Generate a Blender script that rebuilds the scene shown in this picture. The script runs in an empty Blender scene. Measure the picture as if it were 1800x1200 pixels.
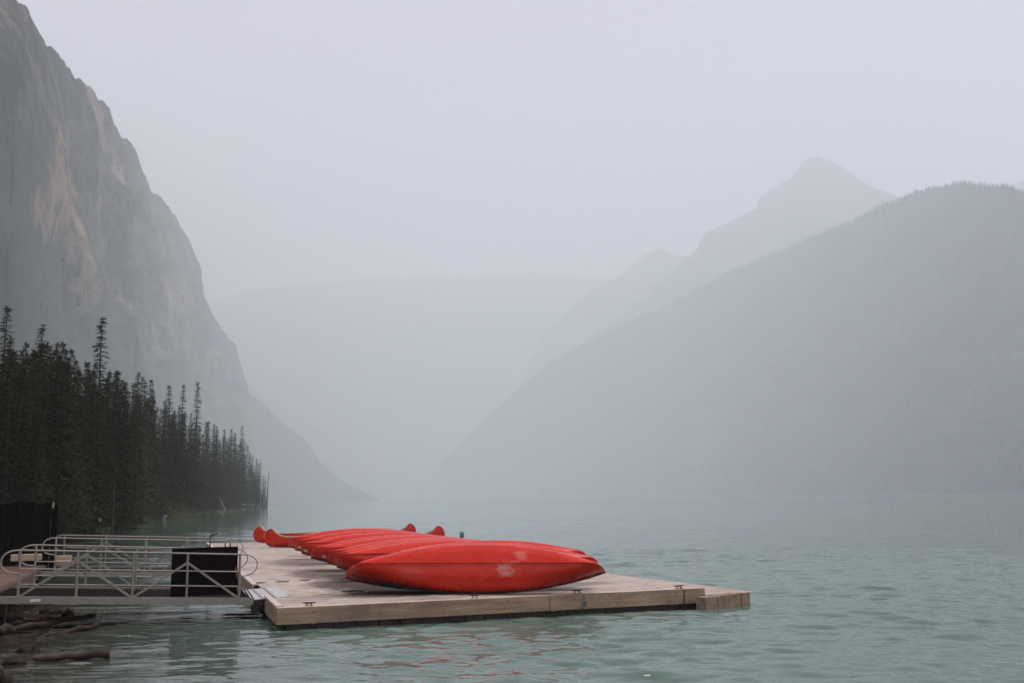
import bpy, bmesh, math, random
import numpy as np
from mathutils import Vector, Matrix, noise as mnoise

rnd = random.Random(11)
rng = np.random.default_rng(7)
R = math.radians
C = bpy.context.scene.collection
sc = bpy.context.scene

# ------------------------------------------------------------------ camera
CAM_H = 2.3
PITCH, ROLL, FPX = R(8.95), R(-0.75), 1750.0
cam_d = bpy.data.cameras.new('camera')
cam = bpy.data.objects.new('camera', cam_d); C.objects.link(cam)
cam_d.sensor_width = 36.0; cam_d.lens = 35.0
cam_d.clip_start = 0.1; cam_d.clip_end = 60000
cam.matrix_world = Matrix.Translation((0, 0, CAM_H)) @ Matrix.Rotation(R(90) + PITCH, 4, 'X') @ Matrix.Rotation(ROLL, 4, 'Z')
cam_d.dof.use_dof = True; cam_d.dof.focus_distance = 20.5; cam_d.dof.aperture_fstop = 1.6
sc.camera = cam

# ------------------------------------------------------------------ sky, sun, exposure
SUN_EL, SUN_AZ = R(73), R(95)          # azimuth measured clockwise from +Y (view direction)
world = bpy.data.worlds.new('World'); sc.world = world; world.use_nodes = True
nt = world.node_tree; nt.nodes.clear()
w_out = nt.nodes.new('ShaderNodeOutputWorld'); w_bg = nt.nodes.new('ShaderNodeBackground')
sky = nt.nodes.new('ShaderNodeTexSky'); sky.sky_type = 'NISHITA'; sky.sun_disc = False
sky.sun_elevation = SUN_EL; sky.sun_rotation = SUN_AZ
sky.air_density = 1.0; sky.dust_density = 6.0; sky.ozone_density = 1.0
hs = nt.nodes.new('ShaderNodeHueSaturation'); hs.inputs['Saturation'].default_value = 0.25
mx = nt.nodes.new('ShaderNodeMix'); mx.data_type = 'RGBA'
mx.inputs['Factor'].default_value = 0.82
mx.inputs['B'].default_value = (8.95, 6.95, 8.9, 1)     # smoke veil, even over the whole dome
nt.links.new(sky.outputs[0], hs.inputs['Color']); nt.links.new(hs.outputs[0], mx.inputs['A'])
nt.links.new(mx.outputs['Result'], w_bg.inputs['Color']); w_bg.inputs['Strength'].default_value = 0.08
nt.links.new(w_bg.outputs[0], w_out.inputs['Surface'])

sun_d = bpy.data.lights.new('sun', 'SUN'); sun_d.energy = 4.0; sun_d.angle = R(22); sun_d.color = (1, 0.94, 0.90)
sun = bpy.data.objects.new('sun', sun_d); C.objects.link(sun)
sdir = Vector((math.sin(SUN_AZ) * math.cos(SUN_EL), math.cos(SUN_AZ) * math.cos(SUN_EL), math.sin(SUN_EL)))
sun.rotation_euler = sdir.to_track_quat('Z', 'Y').to_euler()
sun.location = (60, -40, 60)

sc.view_settings.view_transform = 'Standard'; sc.view_settings.look = 'None'
sc.view_settings.exposure = 0.05; sc.view_settings.gamma = 1.0
sc.view_settings.use_curve_mapping = False
sc.render.engine = 'CYCLES'
sc.cycles.use_denoising = True
sc.cycles.max_bounces = 14; sc.cycles.diffuse_bounces = 3; sc.cycles.glossy_bounces = 3
sc.cycles.volume_bounces = 10; sc.cycles.transmission_bounces = 2
sc.cycles.sample_clamp_indirect = 4.0; sc.cycles.sample_clamp_direct = 4.0

# ------------------------------------------------------------------ pixel -> world helpers (photo 1800 x 1200)
def ray(u, v):
    x, y = (u - 900) / FPX, -(v - 600) / FPX
    c, s = math.cos(ROLL), math.sin(ROLL)
    x, y = x * c - y * s, x * s + y * c
    cp, sp = math.cos(PITCH), math.sin(PITCH)
    return Vector((x, cp - y * sp, sp + y * cp))
def at(u, v, z=0.0):
    d = ray(u, v); return d * ((z - CAM_H) / d.z) + Vector((0, 0, CAM_H))
def atD(u, v, D):
    d = ray(u, v); return d * (D / d.y) + Vector((0, 0, CAM_H))
def interp(x, pts):
    xs = [p[0] for p in pts]; ys = [p[1] for p in pts]
    return float(np.interp(x, xs, ys))

# ------------------------------------------------------------------ object helpers
def link(name, me, mat=None, parent=None):
    o = bpy.data.objects.new(name, me); C.objects.link(o)
    if mat is not None and me is not None and len(me.materials) == 0: me.materials.append(mat)
    if parent: o.parent = parent
    return o
def thing(name, label, cat, loc=(0, 0, 0), rotz=0.0, group=None):
    o = bpy.data.objects.new(name, None); C.objects.link(o)
    o.empty_display_size = 0.2
    o.location = loc; o.rotation_euler = (0, 0, rotz)
    o['label'] = label; o['category'] = cat
    if group: o['group'] = group
    return o
def tag(o, label, cat, group=None):
    o['label'] = label; o['category'] = cat
    if group: o['group'] = group
    return o

class MB:
    """collects boxes, tubes and lofts; build() links them as ONE mesh object"""
    def __init__(s): s.v = []; s.f = []; s.t = []; s.tint = 0.5
    def add(s, vs, fs):
        n = len(s.v); s.v += [tuple(p) for p in vs]
        s.f += [tuple(i + n for i in f) for f in fs]; s.t += [s.tint] * len(fs)
    def box(s, x0, x1, y0, y1, z0, z1, M=None, bev=0.0):
        if bev > 0:
            b = bev
            bm = bmesh.new(); bmesh.ops.create_cube(bm, size=1)
            for q in bm.verts: q.co = ((q.co.x + .5) * (x1 - x0) + x0, (q.co.y + .5) * (y1 - y0) + y0, (q.co.z + .5) * (z1 - z0) + z0)
            bmesh.ops.bevel(bm, geom=bm.edges[:], offset=b, segments=1, affect='EDGES')
            bm.verts.index_update()
            vs = [q.co.copy() for q in bm.verts]; fs = [[q.index for q in f.verts] for f in bm.faces]; bm.free()
        else:
            vs = [Vector((x, y, z)) for x in (x0, x1) for y in (y0, y1) for z in (z0, z1)]
            fs = [(0, 1, 3, 2), (4, 6, 7, 5), (0, 4, 5, 1), (2, 3, 7, 6), (0, 2, 6, 4), (1, 5, 7, 3)]
        if M is not None: vs = [M @ q for q in vs]
        s.add(vs, fs); return s
    def tube(s, pts, r, n=8, cap=True, closed=False):
        pts = [Vector(p) for p in pts]; rs = r if isinstance(r, (list, tuple)) else [r] * len(pts)
        rings = []; N = len(pts); up = None
        for i, p in enumerate(pts):
            a = pts[(i - 1) % N] if (i > 0 or closed) else pts[i]
            b = pts[(i + 1) % N] if (i < N - 1 or closed) else pts[i]
            d = (b - a).normalized()
            if up is None:
                up = Vector((0, 0, 1)) if abs(d.z) < 0.9 else Vector((1, 0, 0))
            e1 = d.cross(up)
            if e1.length < 1e-6: e1 = d.orthogonal()
            e1.normalize(); e2 = d.cross(e1).normalized(); up = -e2 if e2.dot(up) < 0 else e2
            rings.append([p + (e1 * math.cos(k * 2 * math.pi / n) + e2 * math.sin(k * 2 * math.pi / n)) * rs[i] for k in range(n)])
        vs = [q for rr in rings for q in rr]; fs = []
        for i in range(N if closed else N - 1):
            j = (i + 1) % N
            for k in range(n):
                fs.append((i * n + k, i * n + (k + 1) % n, j * n + (k + 1) % n, j * n + k))
        if cap and not closed:
            fs.append(tuple(range(n))); fs.append(tuple((N - 1) * n + k for k in reversed(range(n))))
        s.add(vs, fs); return s
    def bar(s, a, b, w, h=None):
        """rectangular bar from a to b"""
        a, b = Vector(a), Vector(b); h = h or w
        d = (b - a).normalized(); up = Vector((0, 0, 1)) if abs(d.z) < .95 else Vector((0, 1, 0))
        e1 = d.cross(up).normalized() * w / 2; e2 = e1.cross(d).normalized() * h / 2
        vs = [p + x * e1 + y * e2 for p in (a, b) for x, y in ((-1, -1), (1, -1), (1, 1), (-1, 1))]
        s.add(vs, [(3, 2, 1, 0), (4, 5, 6, 7), (0, 1, 5, 4), (1, 2, 6, 5), (2, 3, 7, 6), (3, 0, 4, 7)]); return s
    def mesh(s, name, smooth=False):
        me = bpy.data.meshes.new(name); me.from_pydata(s.v, [], s.f); 
        at_ = me.attributes.new('tint', 'FLOAT', 'FACE'); at_.data.foreach_set('value', np.array(s.t, dtype=np.float32))
        bm = bmesh.new(); bm.from_mesh(me); bmesh.ops.recalc_face_normals(bm, faces=bm.faces); bm.to_mesh(me); bm.free()
        if smooth:
            me.polygons.foreach_set('use_smooth', [True] * len(me.polygons))
            try: me.set_sharp_from_angle(angle=R(40))
            except Exception: pass
        return me
    def build(s, name, mat, parent=None, smooth=False):
        return link(name, s.mesh(name, smooth), mat, parent)

def np_mesh(name, V, F, smooth=False):
    V = np.asarray(V, dtype=np.float32); F = np.asarray(F, dtype=np.int32); k = F.shape[1]
    me = bpy.data.meshes.new(name)
    me.vertices.add(len(V)); me.vertices.foreach_set('co', V.ravel())
    me.loops.add(F.size); me.loops.foreach_set('vertex_index', F.ravel())
    me.polygons.add(len(F)); me.polygons.foreach_set('loop_start', np.arange(0, F.size, k, dtype=np.int32))
    me.polygons.foreach_set('use_smooth', np.full(len(F), smooth))
    me.update(calc_edges=True); me.validate()
    return me

# ------------------------------------------------------------------ materials
def new_mat(name):
    m = bpy.data.materials.new(name); m.use_nodes = True
    n = m.node_tree.nodes; return m, n, m.node_tree.links, n['Principled BSDF']
def coords(n, l, scale=(1, 1, 1), kind='Object'):
    tc = n.new('ShaderNodeTexCoord'); mp = n.new('ShaderNodeMapping'); mp.inputs['Scale'].default_value = scale
    l.new(tc.outputs[kind], mp.inputs['Vector']); return mp.outputs[0]
def noise(n, l, vec, scale, detail=5, rough=0.55):
    t = n.new('ShaderNodeTexNoise'); t.inputs['Scale'].default_value = scale
    t.inputs['Detail'].default_value = detail; t.inputs['Roughness'].default_value = rough
    l.new(vec, t.inputs['Vector']); return t.outputs['Fac']
def ramp(n, l, fac, stops):
    r = n.new('ShaderNodeValToRGB'); e = r.color_ramp.elements
    while len(e) < len(stops): e.new(0.5)
    for q, (p, c) in zip(e, stops):
        q.position = p; q.color = (*c, 1) if len(c) == 3 else c
    l.new(fac, r.inputs[0]); return r.outputs[0]
def math_(n, l, op, a, b=None, clamp=False):
    m = n.new('ShaderNodeMath'); m.operation = op; m.use_clamp = clamp
    for i, x in enumerate((a, b)):
        if x is None: continue
        if isinstance(x, (int, float)): m.inputs[i].default_value = x
        else: l.new(x, m.inputs[i])
    return m.outputs[0]
def mixc(n, l, fac, a, b):
    m = n.new('ShaderNodeMix'); m.data_type = 'RGBA'
    for s_, x in (('Factor', fac), ('A', a), ('B', b)):
        if isinstance(x, (int, float)): m.inputs[s_].default_value = x
        elif isinstance(x, tuple): m.inputs[s_].default_value = (*x, 1)
        else: l.new(x, m.inputs[s_])
    return m.outputs['Result']
def bump(n, l, h, strength, dist, bsdf):
    b = n.new('ShaderNodeBump'); b.inputs['Strength'].default_value = strength; b.inputs['Distance'].default_value = dist
    l.new(h, b.inputs['Height']); l.new(b.outputs[0], bsdf.inputs['Normal'])

def wood_mat(name, ca, cb, grain=(1.2, 14, 14), rough=0.75, stain=None, tint=0.0, stain_amt=0.6, stain_scale=0.7, spec=0.3, grime_shade=()):
    m, n, l, b = new_mat(name)
    v = coords(n, l, grain); f = noise(n, l, v, 1.6, 8, 0.65)
    col = ramp(n, l, f, [(0.3, ca), (0.7, cb)])
    v2 = coords(n, l); f2 = noise(n, l, v2, stain_scale, 6, 0.6)
    if stain:
        k = ramp(n, l, f2, [(0.48, (0, 0, 0)), (0.66, (1, 1, 1))])
        col = mixc(n, l, math_(n, l, 'MULTIPLY', k, stain_amt), col, stain)
    if tint:
        a = n.new('ShaderNodeAttribute'); a.attribute_name = 'tint'
        hv = n.new('ShaderNodeHueSaturation'); l.new(col, hv.inputs['Color'])
        l.new(math_(n, l, 'ADD', math_(n, l, 'MULTIPLY', a.outputs['Fac'], 2 * tint), 1 - tint), hv.inputs['Value'])
        col = hv.outputs[0]
    for (gx, gy, rx, ry, c, amt) in grime_shade:      # dirt streaks along the boards, with canoe shadow painted into the colour
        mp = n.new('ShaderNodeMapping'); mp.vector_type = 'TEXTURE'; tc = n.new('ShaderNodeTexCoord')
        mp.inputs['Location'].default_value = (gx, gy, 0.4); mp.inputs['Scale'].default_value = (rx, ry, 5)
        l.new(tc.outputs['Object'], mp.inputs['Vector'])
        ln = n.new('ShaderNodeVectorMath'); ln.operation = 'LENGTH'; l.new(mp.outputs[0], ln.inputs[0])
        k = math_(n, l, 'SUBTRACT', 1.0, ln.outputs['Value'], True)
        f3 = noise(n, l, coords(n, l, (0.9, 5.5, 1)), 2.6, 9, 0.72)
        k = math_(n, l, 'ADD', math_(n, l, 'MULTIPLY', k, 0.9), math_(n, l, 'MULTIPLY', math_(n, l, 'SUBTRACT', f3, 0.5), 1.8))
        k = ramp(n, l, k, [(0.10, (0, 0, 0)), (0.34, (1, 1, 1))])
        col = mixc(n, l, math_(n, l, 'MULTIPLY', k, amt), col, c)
    l.new(col, b.inputs['Base Color']); b.inputs['Roughness'].default_value = rough
    b.inputs['Specular IOR Level'].default_value = spec
    bump(n, l, f, 0.5, 0.004, b)
    return m
def plain_mat(name, c, rough=0.5, metal=0.0, var=0.15, scale=6.0, bmp=0.0, spec=0.5):
    m, n, l, b = new_mat(name)
    f = noise(n, l, coords(n, l), scale, 6, 0.6)
    col = ramp(n, l, f, [(0.25, tuple(x * (1 - var) for x in c)), (0.75, tuple(min(1, x * (1 + var)) for x in c))])
    l.new(col, b.inputs['Base Color']); b.inputs['Metallic'].default_value = metal
    l.new(math_(n, l, 'ADD', math_(n, l, 'MULTIPLY', f, 0.25), rough - 0.12), b.inputs['Roughness'])
    b.inputs['Specular IOR Level'].default_value = spec
    if bmp: bump(n, l, f, bmp, 0.01, b)
    return m

def canoe_mat(name, scuffs=()):
    """red polyethylene, faintly chalky, with scuffs of their own shape at given hull spots"""
    m, n, l, b = new_mat(name)
    v = coords(n, l)
    f = noise(n, l, v, 2.2, 6, 0.6)
    col = ramp(n, l, f, [(0.3, (0.49, 0.015, 0.005)), (0.75, (0.60, 0.026, 0.007))])
    fs = noise(n, l, coords(n, l, (1.1, 26, 26)), 2.2, 8, 0.72)
    sc_ = ramp(n, l, fs, [(0.60, (0, 0, 0)), (0.74, (1, 1, 1))])
    col = mixc(n, l, math_(n, l, 'MULTIPLY', sc_, 0.24), col, (0.62, 0.10, 0.07))
    for (cx, cy, cz, rx, ry, rz, c, amt) in scuffs:
        mp = n.new('ShaderNodeMapping'); mp.vector_type = 'TEXTURE'
        mp.inputs['Location'].default_value = (cx, cy, cz); mp.inputs['Scale'].default_value = (rx, ry, rz)
        tc = n.new('ShaderNodeTexCoord'); l.new(tc.outputs['Object'], mp.inputs['Vector'])
        ln = n.new('ShaderNodeVectorMath'); ln.operation = 'LENGTH'; l.new(mp.outputs[0], ln.inputs[0])
        fall = math_(n, l, 'SUBTRACT', 1.0, ln.outputs['Value'], True)
        f3 = noise(n, l, coords(n, l, (2.2, 5.0, 5.0)), 2.0, 10, 0.72)
        k = math_(n, l, 'ADD', f3, math_(n, l, 'MULTIPLY', fall, 0.35))
        k = ramp(n, l, k, [(0.64, (0, 0, 0)), (0.82, (1, 1, 1))])
        k = math_(n, l, 'MULTIPLY', k, math_(n, l, 'MULTIPLY', fall, 3.0, True))
        col = mixc(n, l, math_(n, l, 'MULTIPLY', k, amt), col, c)
    l.new(col, b.inputs['Base Color'])
    l.new(math_(n, l, 'ADD', math_(n, l, 'MULTIPLY', f, 0.20), 0.17), b.inputs['Roughness'])
    b.inputs['Specular IOR Level'].default_value = 0.28
    bump(n, l, noise(n, l, coords(n, l, (1, 2.5, 2.5)), 1.6, 3, 0.5), 0.5, 0.03, b)
    return m

M_RED = canoe_mat('red_hull')
M_RED_SCUFF = canoe_mat('red_hull_scuffed', [(0.66, 0.10, -0.36, 0.34, 0.30, 0.4, (0.60, 0.30, 0.27), 0.6), (0.92, -0.12, -0.33, 0.30, 0.26, 0.4, (0.60, 0.26, 0.22), 0.45), (-1.3, 0.2, -0.3, 0.8, 0.22, 0.4, (0.58, 0.14, 0.10), 0.35)])
M_RED_TIP = canoe_mat('red_hull_worn_tip', [(2.60, 0.0, 0.05, 0.34, 0.3, 0.42, (0.70, 0.62, 0.52), 0.95)])
M_KEEL = plain_mat('red_keel', (0.50, 0.03, 0.02), 0.35, var=0.1)
M_TRIM = plain_mat('black_gunwale', (0.03, 0.025, 0.023), 0.5)
M_PALETRIM = plain_mat('pale_ash_trim', (0.50, 0.38, 0.24), 0.5)
M_INSIDE = plain_mat('dark_interior', (0.10, 0.03, 0.025), 0.6)
M_STICKER = plain_mat('white_sticker', (0.62, 0.58, 0.54), 0.5, var=0.25, scale=25)
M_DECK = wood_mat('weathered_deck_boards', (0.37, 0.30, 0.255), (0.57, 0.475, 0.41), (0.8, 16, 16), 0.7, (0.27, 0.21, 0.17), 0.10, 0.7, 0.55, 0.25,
    [(3.2, 1.95, 2.7, 1.25, (0.022, 0.014, 0.011), 0.96), (3.0, 3.1, 1.9, 1.5, (0.018, 0.012, 0.010), 0.95), (2.3, 4.6, 1.6, 2.0, (0.045, 0.03, 0.023), 0.88), (2.2, 8.2, 1.4, 3.0, (0.06, 0.042, 0.034), 0.75), (6.6, 2.2, 1.3, .7, (0.10, 0.07, 0.055), 0.6), (2.2, 13.5, 1.4, 3.0, (0.07, 0.05, 0.04), 0.6)])  # dirt plus painted shadow under and beside the canoe row
M_FASCIA = wood_mat('weathered_fascia', (0.21, 0.135, 0.085), (0.42, 0.29, 0.20), (0.7, 9, 9), 0.75, (0.17, 0.115, 0.085), 0.08, 0.65, 1.1)
M_CURB = wood_mat('pale_curb', (0.42, 0.35, 0.29), (0.58, 0.50, 0.43), (1, 12, 12), 0.7)
M_FLOAT = wood_mat('wet_float', (0.018, 0.012, 0.009), (0.06, 0.038, 0.026), (3, 3, 1), 0.5)
M_RUSTFLOAT = wood_mat('rusty_float_side', (0.17, 0.115, 0.075), (0.33, 0.25, 0.18), (2, 2, 8), 0.7, (0.15, 0.06, 0.02), 0.15, 0.9, 5.0)
M_BLACK = plain_mat('black_iron', (0.012, 0.011, 0.010), 0.45, var=0.3)
M_ALU = plain_mat('grey_aluminium', (0.28, 0.25, 0.22), 0.48, 0.6, 0.15, 9)
M_ALUPLATE = plain_mat('aluminium_plate', (0.45, 0.44, 0.43), 0.45, 0.25, 0.12, 5)
M_GRATE = plain_mat('dark_grating', (0.016, 0.011, 0.009), 0.8, var=0.3, scale=3, spec=0.04)
M_PANEL = plain_mat('black_board', (0.007, 0.004, 0.004), 0.75, var=0.25, scale=2.5, spec=0.03)
M_BRASS = plain_mat('dull_brass', (0.22, 0.14, 0.06), 0.45, 0.7)
M_BROWNDECK = wood_mat('brown_shore_deck', (0.09, 0.050, 0.032), (0.17, 0.10, 0.07), (0.8, 14, 14), 0.75, (0.09, 0.05, 0.035), 0.18)
M_DARKWOOD = wood_mat('near_black_boards', (0.003, 0.0022, 0.002), (0.008, 0.0055, 0.0045), (10, 10, 0.8), 0.9, None, 0.25, spec=0.02)
M_BEAM = wood_mat('pale_new_timber', (0.32, 0.23, 0.16), (0.45, 0.34, 0.25), (1, 10, 10), 0.7)
M_LOG = wood_mat('driftwood', (0.008, 0.0045, 0.003), (0.06, 0.034, 0.022), (0.8, 9, 9), 0.75, (0.03, 0.018, 0.012), 0, 0.9, 1.2)
M_BARK = wood_mat('grey_bark', (0.03, 0.022, 0.017), (0.085, 0.062, 0.048), (6, 6, 1), 0.9)
M_PALEBARK = wood_mat('pale_dead_wood', (0.20, 0.15, 0.12), (0.36, 0.28, 0.23), (6, 6, 1), 0.9)
M_BLUE = plain_mat('blue_grey_float', (0.10, 0.15, 0.19), 0.5)

def foliage_mat(name, c, var=0.5):
    m, n, l, b = new_mat(name)
    oi = n.new('ShaderNodeObjectInfo')
    f = noise(n, l, coords(n, l), 0.9, 3, 0.6)
    k = math_(n, l, 'ADD', math_(n, l, 'MULTIPLY', f, 0.6), math_(n, l, 'MULTIPLY', oi.outputs['Random'], 0.4))
    col = ramp(n, l, k, [(0.2, tuple(x * (1 - var) for x in c)), (0.5, c), (0.85, tuple(x * (1 + var) for x in (c[0] * 1.12, c[1], c[2] * .9)))])
    l.new(col, b.inputs['Base Color']); b.inputs['Roughness'].default_value = 0.75
    b.inputs['Specular IOR Level'].default_value = 0.04
    return m
M_SPRUCE = foliage_mat('spruce_needles', (0.038, 0.039, 0.016))
M_SHRUB = foliage_mat('shrub_leaves', (0.085, 0.095, 0.04))
M_FARFOREST = foliage_mat('far_forest_needles', (0.040, 0.050, 0.036))

def ground_mat():
    m, n, l, b = new_mat('shore_soil_and_moss')
    v = coords(n, l)
    f = noise(n, l, v, 0.35, 8, 0.65); f2 = noise(n, l, v, 2.5, 8, 0.7)
    soil = ramp(n, l, f2, [(0.3, (0.006, 0.0035, 0.0025)), (0.75, (0.028, 0.018, 0.012))])
    moss = ramp(n, l, f2, [(0.3, (0.026, 0.028, 0.011)), (0.75, (0.075, 0.075, 0.03))])
    g = n.new('ShaderNodeNewGeometry'); sx = n.new('ShaderNodeSeparateXYZ'); l.new(g.outputs['Position'], sx.inputs[0])
    hgt = math_(n, l, 'MULTIPLY', math_(n, l, 'SUBTRACT', sx.outputs['Z'], 0.32), 4.0, True)
    k = math_(n, l, 'MULTIPLY', hgt, ramp(n, l, f, [(0.35, (0.3, 0.3, 0.3)), (0.55, (1, 1, 1))]))
    l.new(mixc(n, l, k, soil, moss), b.inputs['Base Color'])
    b.inputs['Roughness'].default_value = 0.9; b.inputs['Specular IOR Level'].default_value = 0.08
    bump(n, l, f2, 0.9, 0.12, b)
    return m
M_GROUND = ground_mat()
M_GRAVEL = plain_mat('dark_gravel', (0.022, 0.015, 0.011), 0.8, var=.6, scale=9, spec=.15)

def mountain_mat(name, treeline, pink=0.6):
    """bedded limestone above, conifer slopes below; the line between is broken by noise"""
    m, n, l, b = new_mat(name)
    tc = n.new('ShaderNodeNewGeometry'); pos = tc.outputs['Position']
    mp = n.new('ShaderNodeMapping'); mp.inputs['Scale'].default_value = (0.030 / MS, 0.012 / MS, 0.170 / MS); l.new(pos, mp.inputs['Vector'])
    mpv = n.new('ShaderNodeMapping'); mpv.inputs['Scale'].default_value = (0.13 / MS, 0.05 / MS, 0.11 / MS); l.new(pos, mpv.inputs['Vector'])
    beds = noise(n, l, mp.outputs[0], 1.0, 8, 0.65); cracks = noise(n, l, mpv.outputs[0], 1.0, 8, 0.7)
    mpl = n.new('ShaderNodeMapping'); mpl.inputs['Scale'].default_value = (0.022 / MS, 0.009 / MS, 0.028 / MS); l.new(pos, mpl.inputs['Vector'])
    big = noise(n, l, mpl.outputs[0], 1.0, 7, 0.6)
    rock = ramp(n, l, math_(n, l, 'ADD', math_(n, l, 'MULTIPLY', beds, 0.5), math_(n, l, 'MULTIPLY', cracks, 0.5)),
                [(0.43, (0.004, 0.005, 0.004)), (0.5, (0.028, 0.027, 0.024)), (0.57, (0.13, 0.105, 0.088))])
    warm = ramp(n, l, big, [(0.53, (0, 0, 0)), (0.61, (1, 1, 1))])
    rock = mixc(n, l, math_(n, l, 'MULTIPLY', math_(n, l, 'MULTIPLY', warm, ramp(n, l, cracks, [(0.40, (0, 0, 0)), (0.52, (1, 1, 1))])), pink), rock, (0.36, 0.22, 0.165))
    green = ramp(n, l, cracks, [(0.35, (0.018, 0.024, 0.017)), (0.7, (0.05, 0.06, 0.04))])
    sx = n.new('ShaderNodeSeparateXYZ'); l.new(pos, sx.inputs[0])
    hh = math_(n, l, 'ADD', sx.outputs['Z'], math_(n, l, 'MULTIPLY', math_(n, l, 'SUBTRACT', big, 0.5), treeline * 1.3))
    k = math_(n, l, 'MULTIPLY', math_(n, l, 'SUBTRACT', hh, treeline), 1.0 / (0.22 * treeline), True)
    l.new(mixc(n, l, k, green, rock), b.inputs['Base Color'])
    b.inputs['Roughness'].default_value = 0.95; b.inputs['Specular IOR Level'].default_value = 0.1
    bump(n, l, math_(n, l, 'ADD', beds, cracks), 0.7, 1.6 * MS, b)
    return m

def water_mat():
    m, n, l, b = new_mat('glacial_lake_water')
    g = n.new('ShaderNodeNewGeometry')
    a = n.new('ShaderNodeAttribute'); a.attribute_name = 'shallow'
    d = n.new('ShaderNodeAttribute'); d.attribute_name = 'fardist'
    mp = n.new('ShaderNodeMapping'); mp.inputs['Scale'].default_value = (0.02, 0.05, 1); l.new(g.outputs['Position'], mp.inputs['Vector'])
    f = noise(n, l, mp.outputs[0], 1.0, 4, 0.6)
    deep = ramp(n, l, f, [(0.3, (0.075, 0.122, 0.100)), (0.7, (0.098, 0.152, 0.126))])
    mp3 = n.new('ShaderNodeMapping'); mp3.inputs['Scale'].default_value = (0.5, 0.7, 1); l.new(g.outputs['Position'], mp3.inputs['Vector'])
    bed = ramp(n, l, noise(n, l, mp3.outputs[0], 1.0, 6, 0.65), [(0.35, (0.012, 0.008, 0.006)), (0.7, (0.05, 0.034, 0.024))])
    deep = mixc(n, l, d.outputs['Fac'], deep, (0.19, 0.245, 0.235))     # base colour grows paler away from the left shore
    l.new(mixc(n, l, a.outputs['Fac'], deep, bed), b.inputs['Base Color'])
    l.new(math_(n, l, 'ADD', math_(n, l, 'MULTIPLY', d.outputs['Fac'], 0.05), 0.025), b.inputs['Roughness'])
    b.inputs['IOR'].default_value = 1.333; b.inputs['Specular IOR Level'].default_value = 0.6
    mp2 = n.new('ShaderNodeMapping'); mp2.inputs['Scale'].default_value = (1.0, 3.6, 1); mp2.inputs['Rotation'].default_value = (0, 0, R(8)); l.new(g.outputs['Position'], mp2.inputs['Vector'])
    rip = noise(n, l, mp2.outputs[0], 1.0, 3, 0.55)
    far = math_(n, l, 'ADD', math_(n, l, 'MULTIPLY', d.outputs['Fac'], 0.30), 0.22)
    bb = n.new('ShaderNodeBump'); bb.inputs['Distance'].default_value = 0.055
    l.new(far, bb.inputs['Strength']); l.new(rip, bb.inputs['Height']); l.new(bb.outputs[0], b.inputs['Normal'])
    return m
M_WATER = water_mat()

MS = 3.6     # metres of valley per unit of the distances noted for the mountains below
# ------------------------------------------------------------------ lake
SHORE = [(-60, 14), (-4, 9), (3, 4.5), (8, 1.0), (11, -4.4), (12.6, -7.0), (14.5, -8.0), (17, -8.8), (20, -9.8), (24, -11.8), (30, -15), (38, -19), (47, -22.5), (60, -26.2), (72, -28.3),
         (90, -33.5), (115, -43), (140, -50.5), (153, -50.0), (165, -55), (200, -65), (280, -82), (380, -101), (455, -112), (470, -114), (478, -150), (500, -215), (600, -345), (1044, -485), (2808, -850), (3888, -945), (5200, -980), (7600, -1000), (25000, -1000)]
def shore_x(y): return interp(y, SHORE)
def np_noise(x, y, seed, lam, octv=4):
    r_ = np.random.default_rng(seed); out = np.zeros_like(x); a = 1.0
    for o in range(octv):
        for k in range(4):
            th = r_.uniform(0, 2 * np.pi); ph = r_.uniform(0, 6.28); w = 2 * np.pi / (lam * r_.uniform(0.7, 1.4))
            ph2 = r_.uniform(0, 6.28)
            out += a * np.sin(w * (x * np.cos(th) + y * np.sin(th)) + ph + 1.3 * np.sin(w * 0.6 * (x * np.sin(th) - y * np.cos(th)) + ph2)) / 4
        a *= 0.5; lam *= 0.5
    return out
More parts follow.
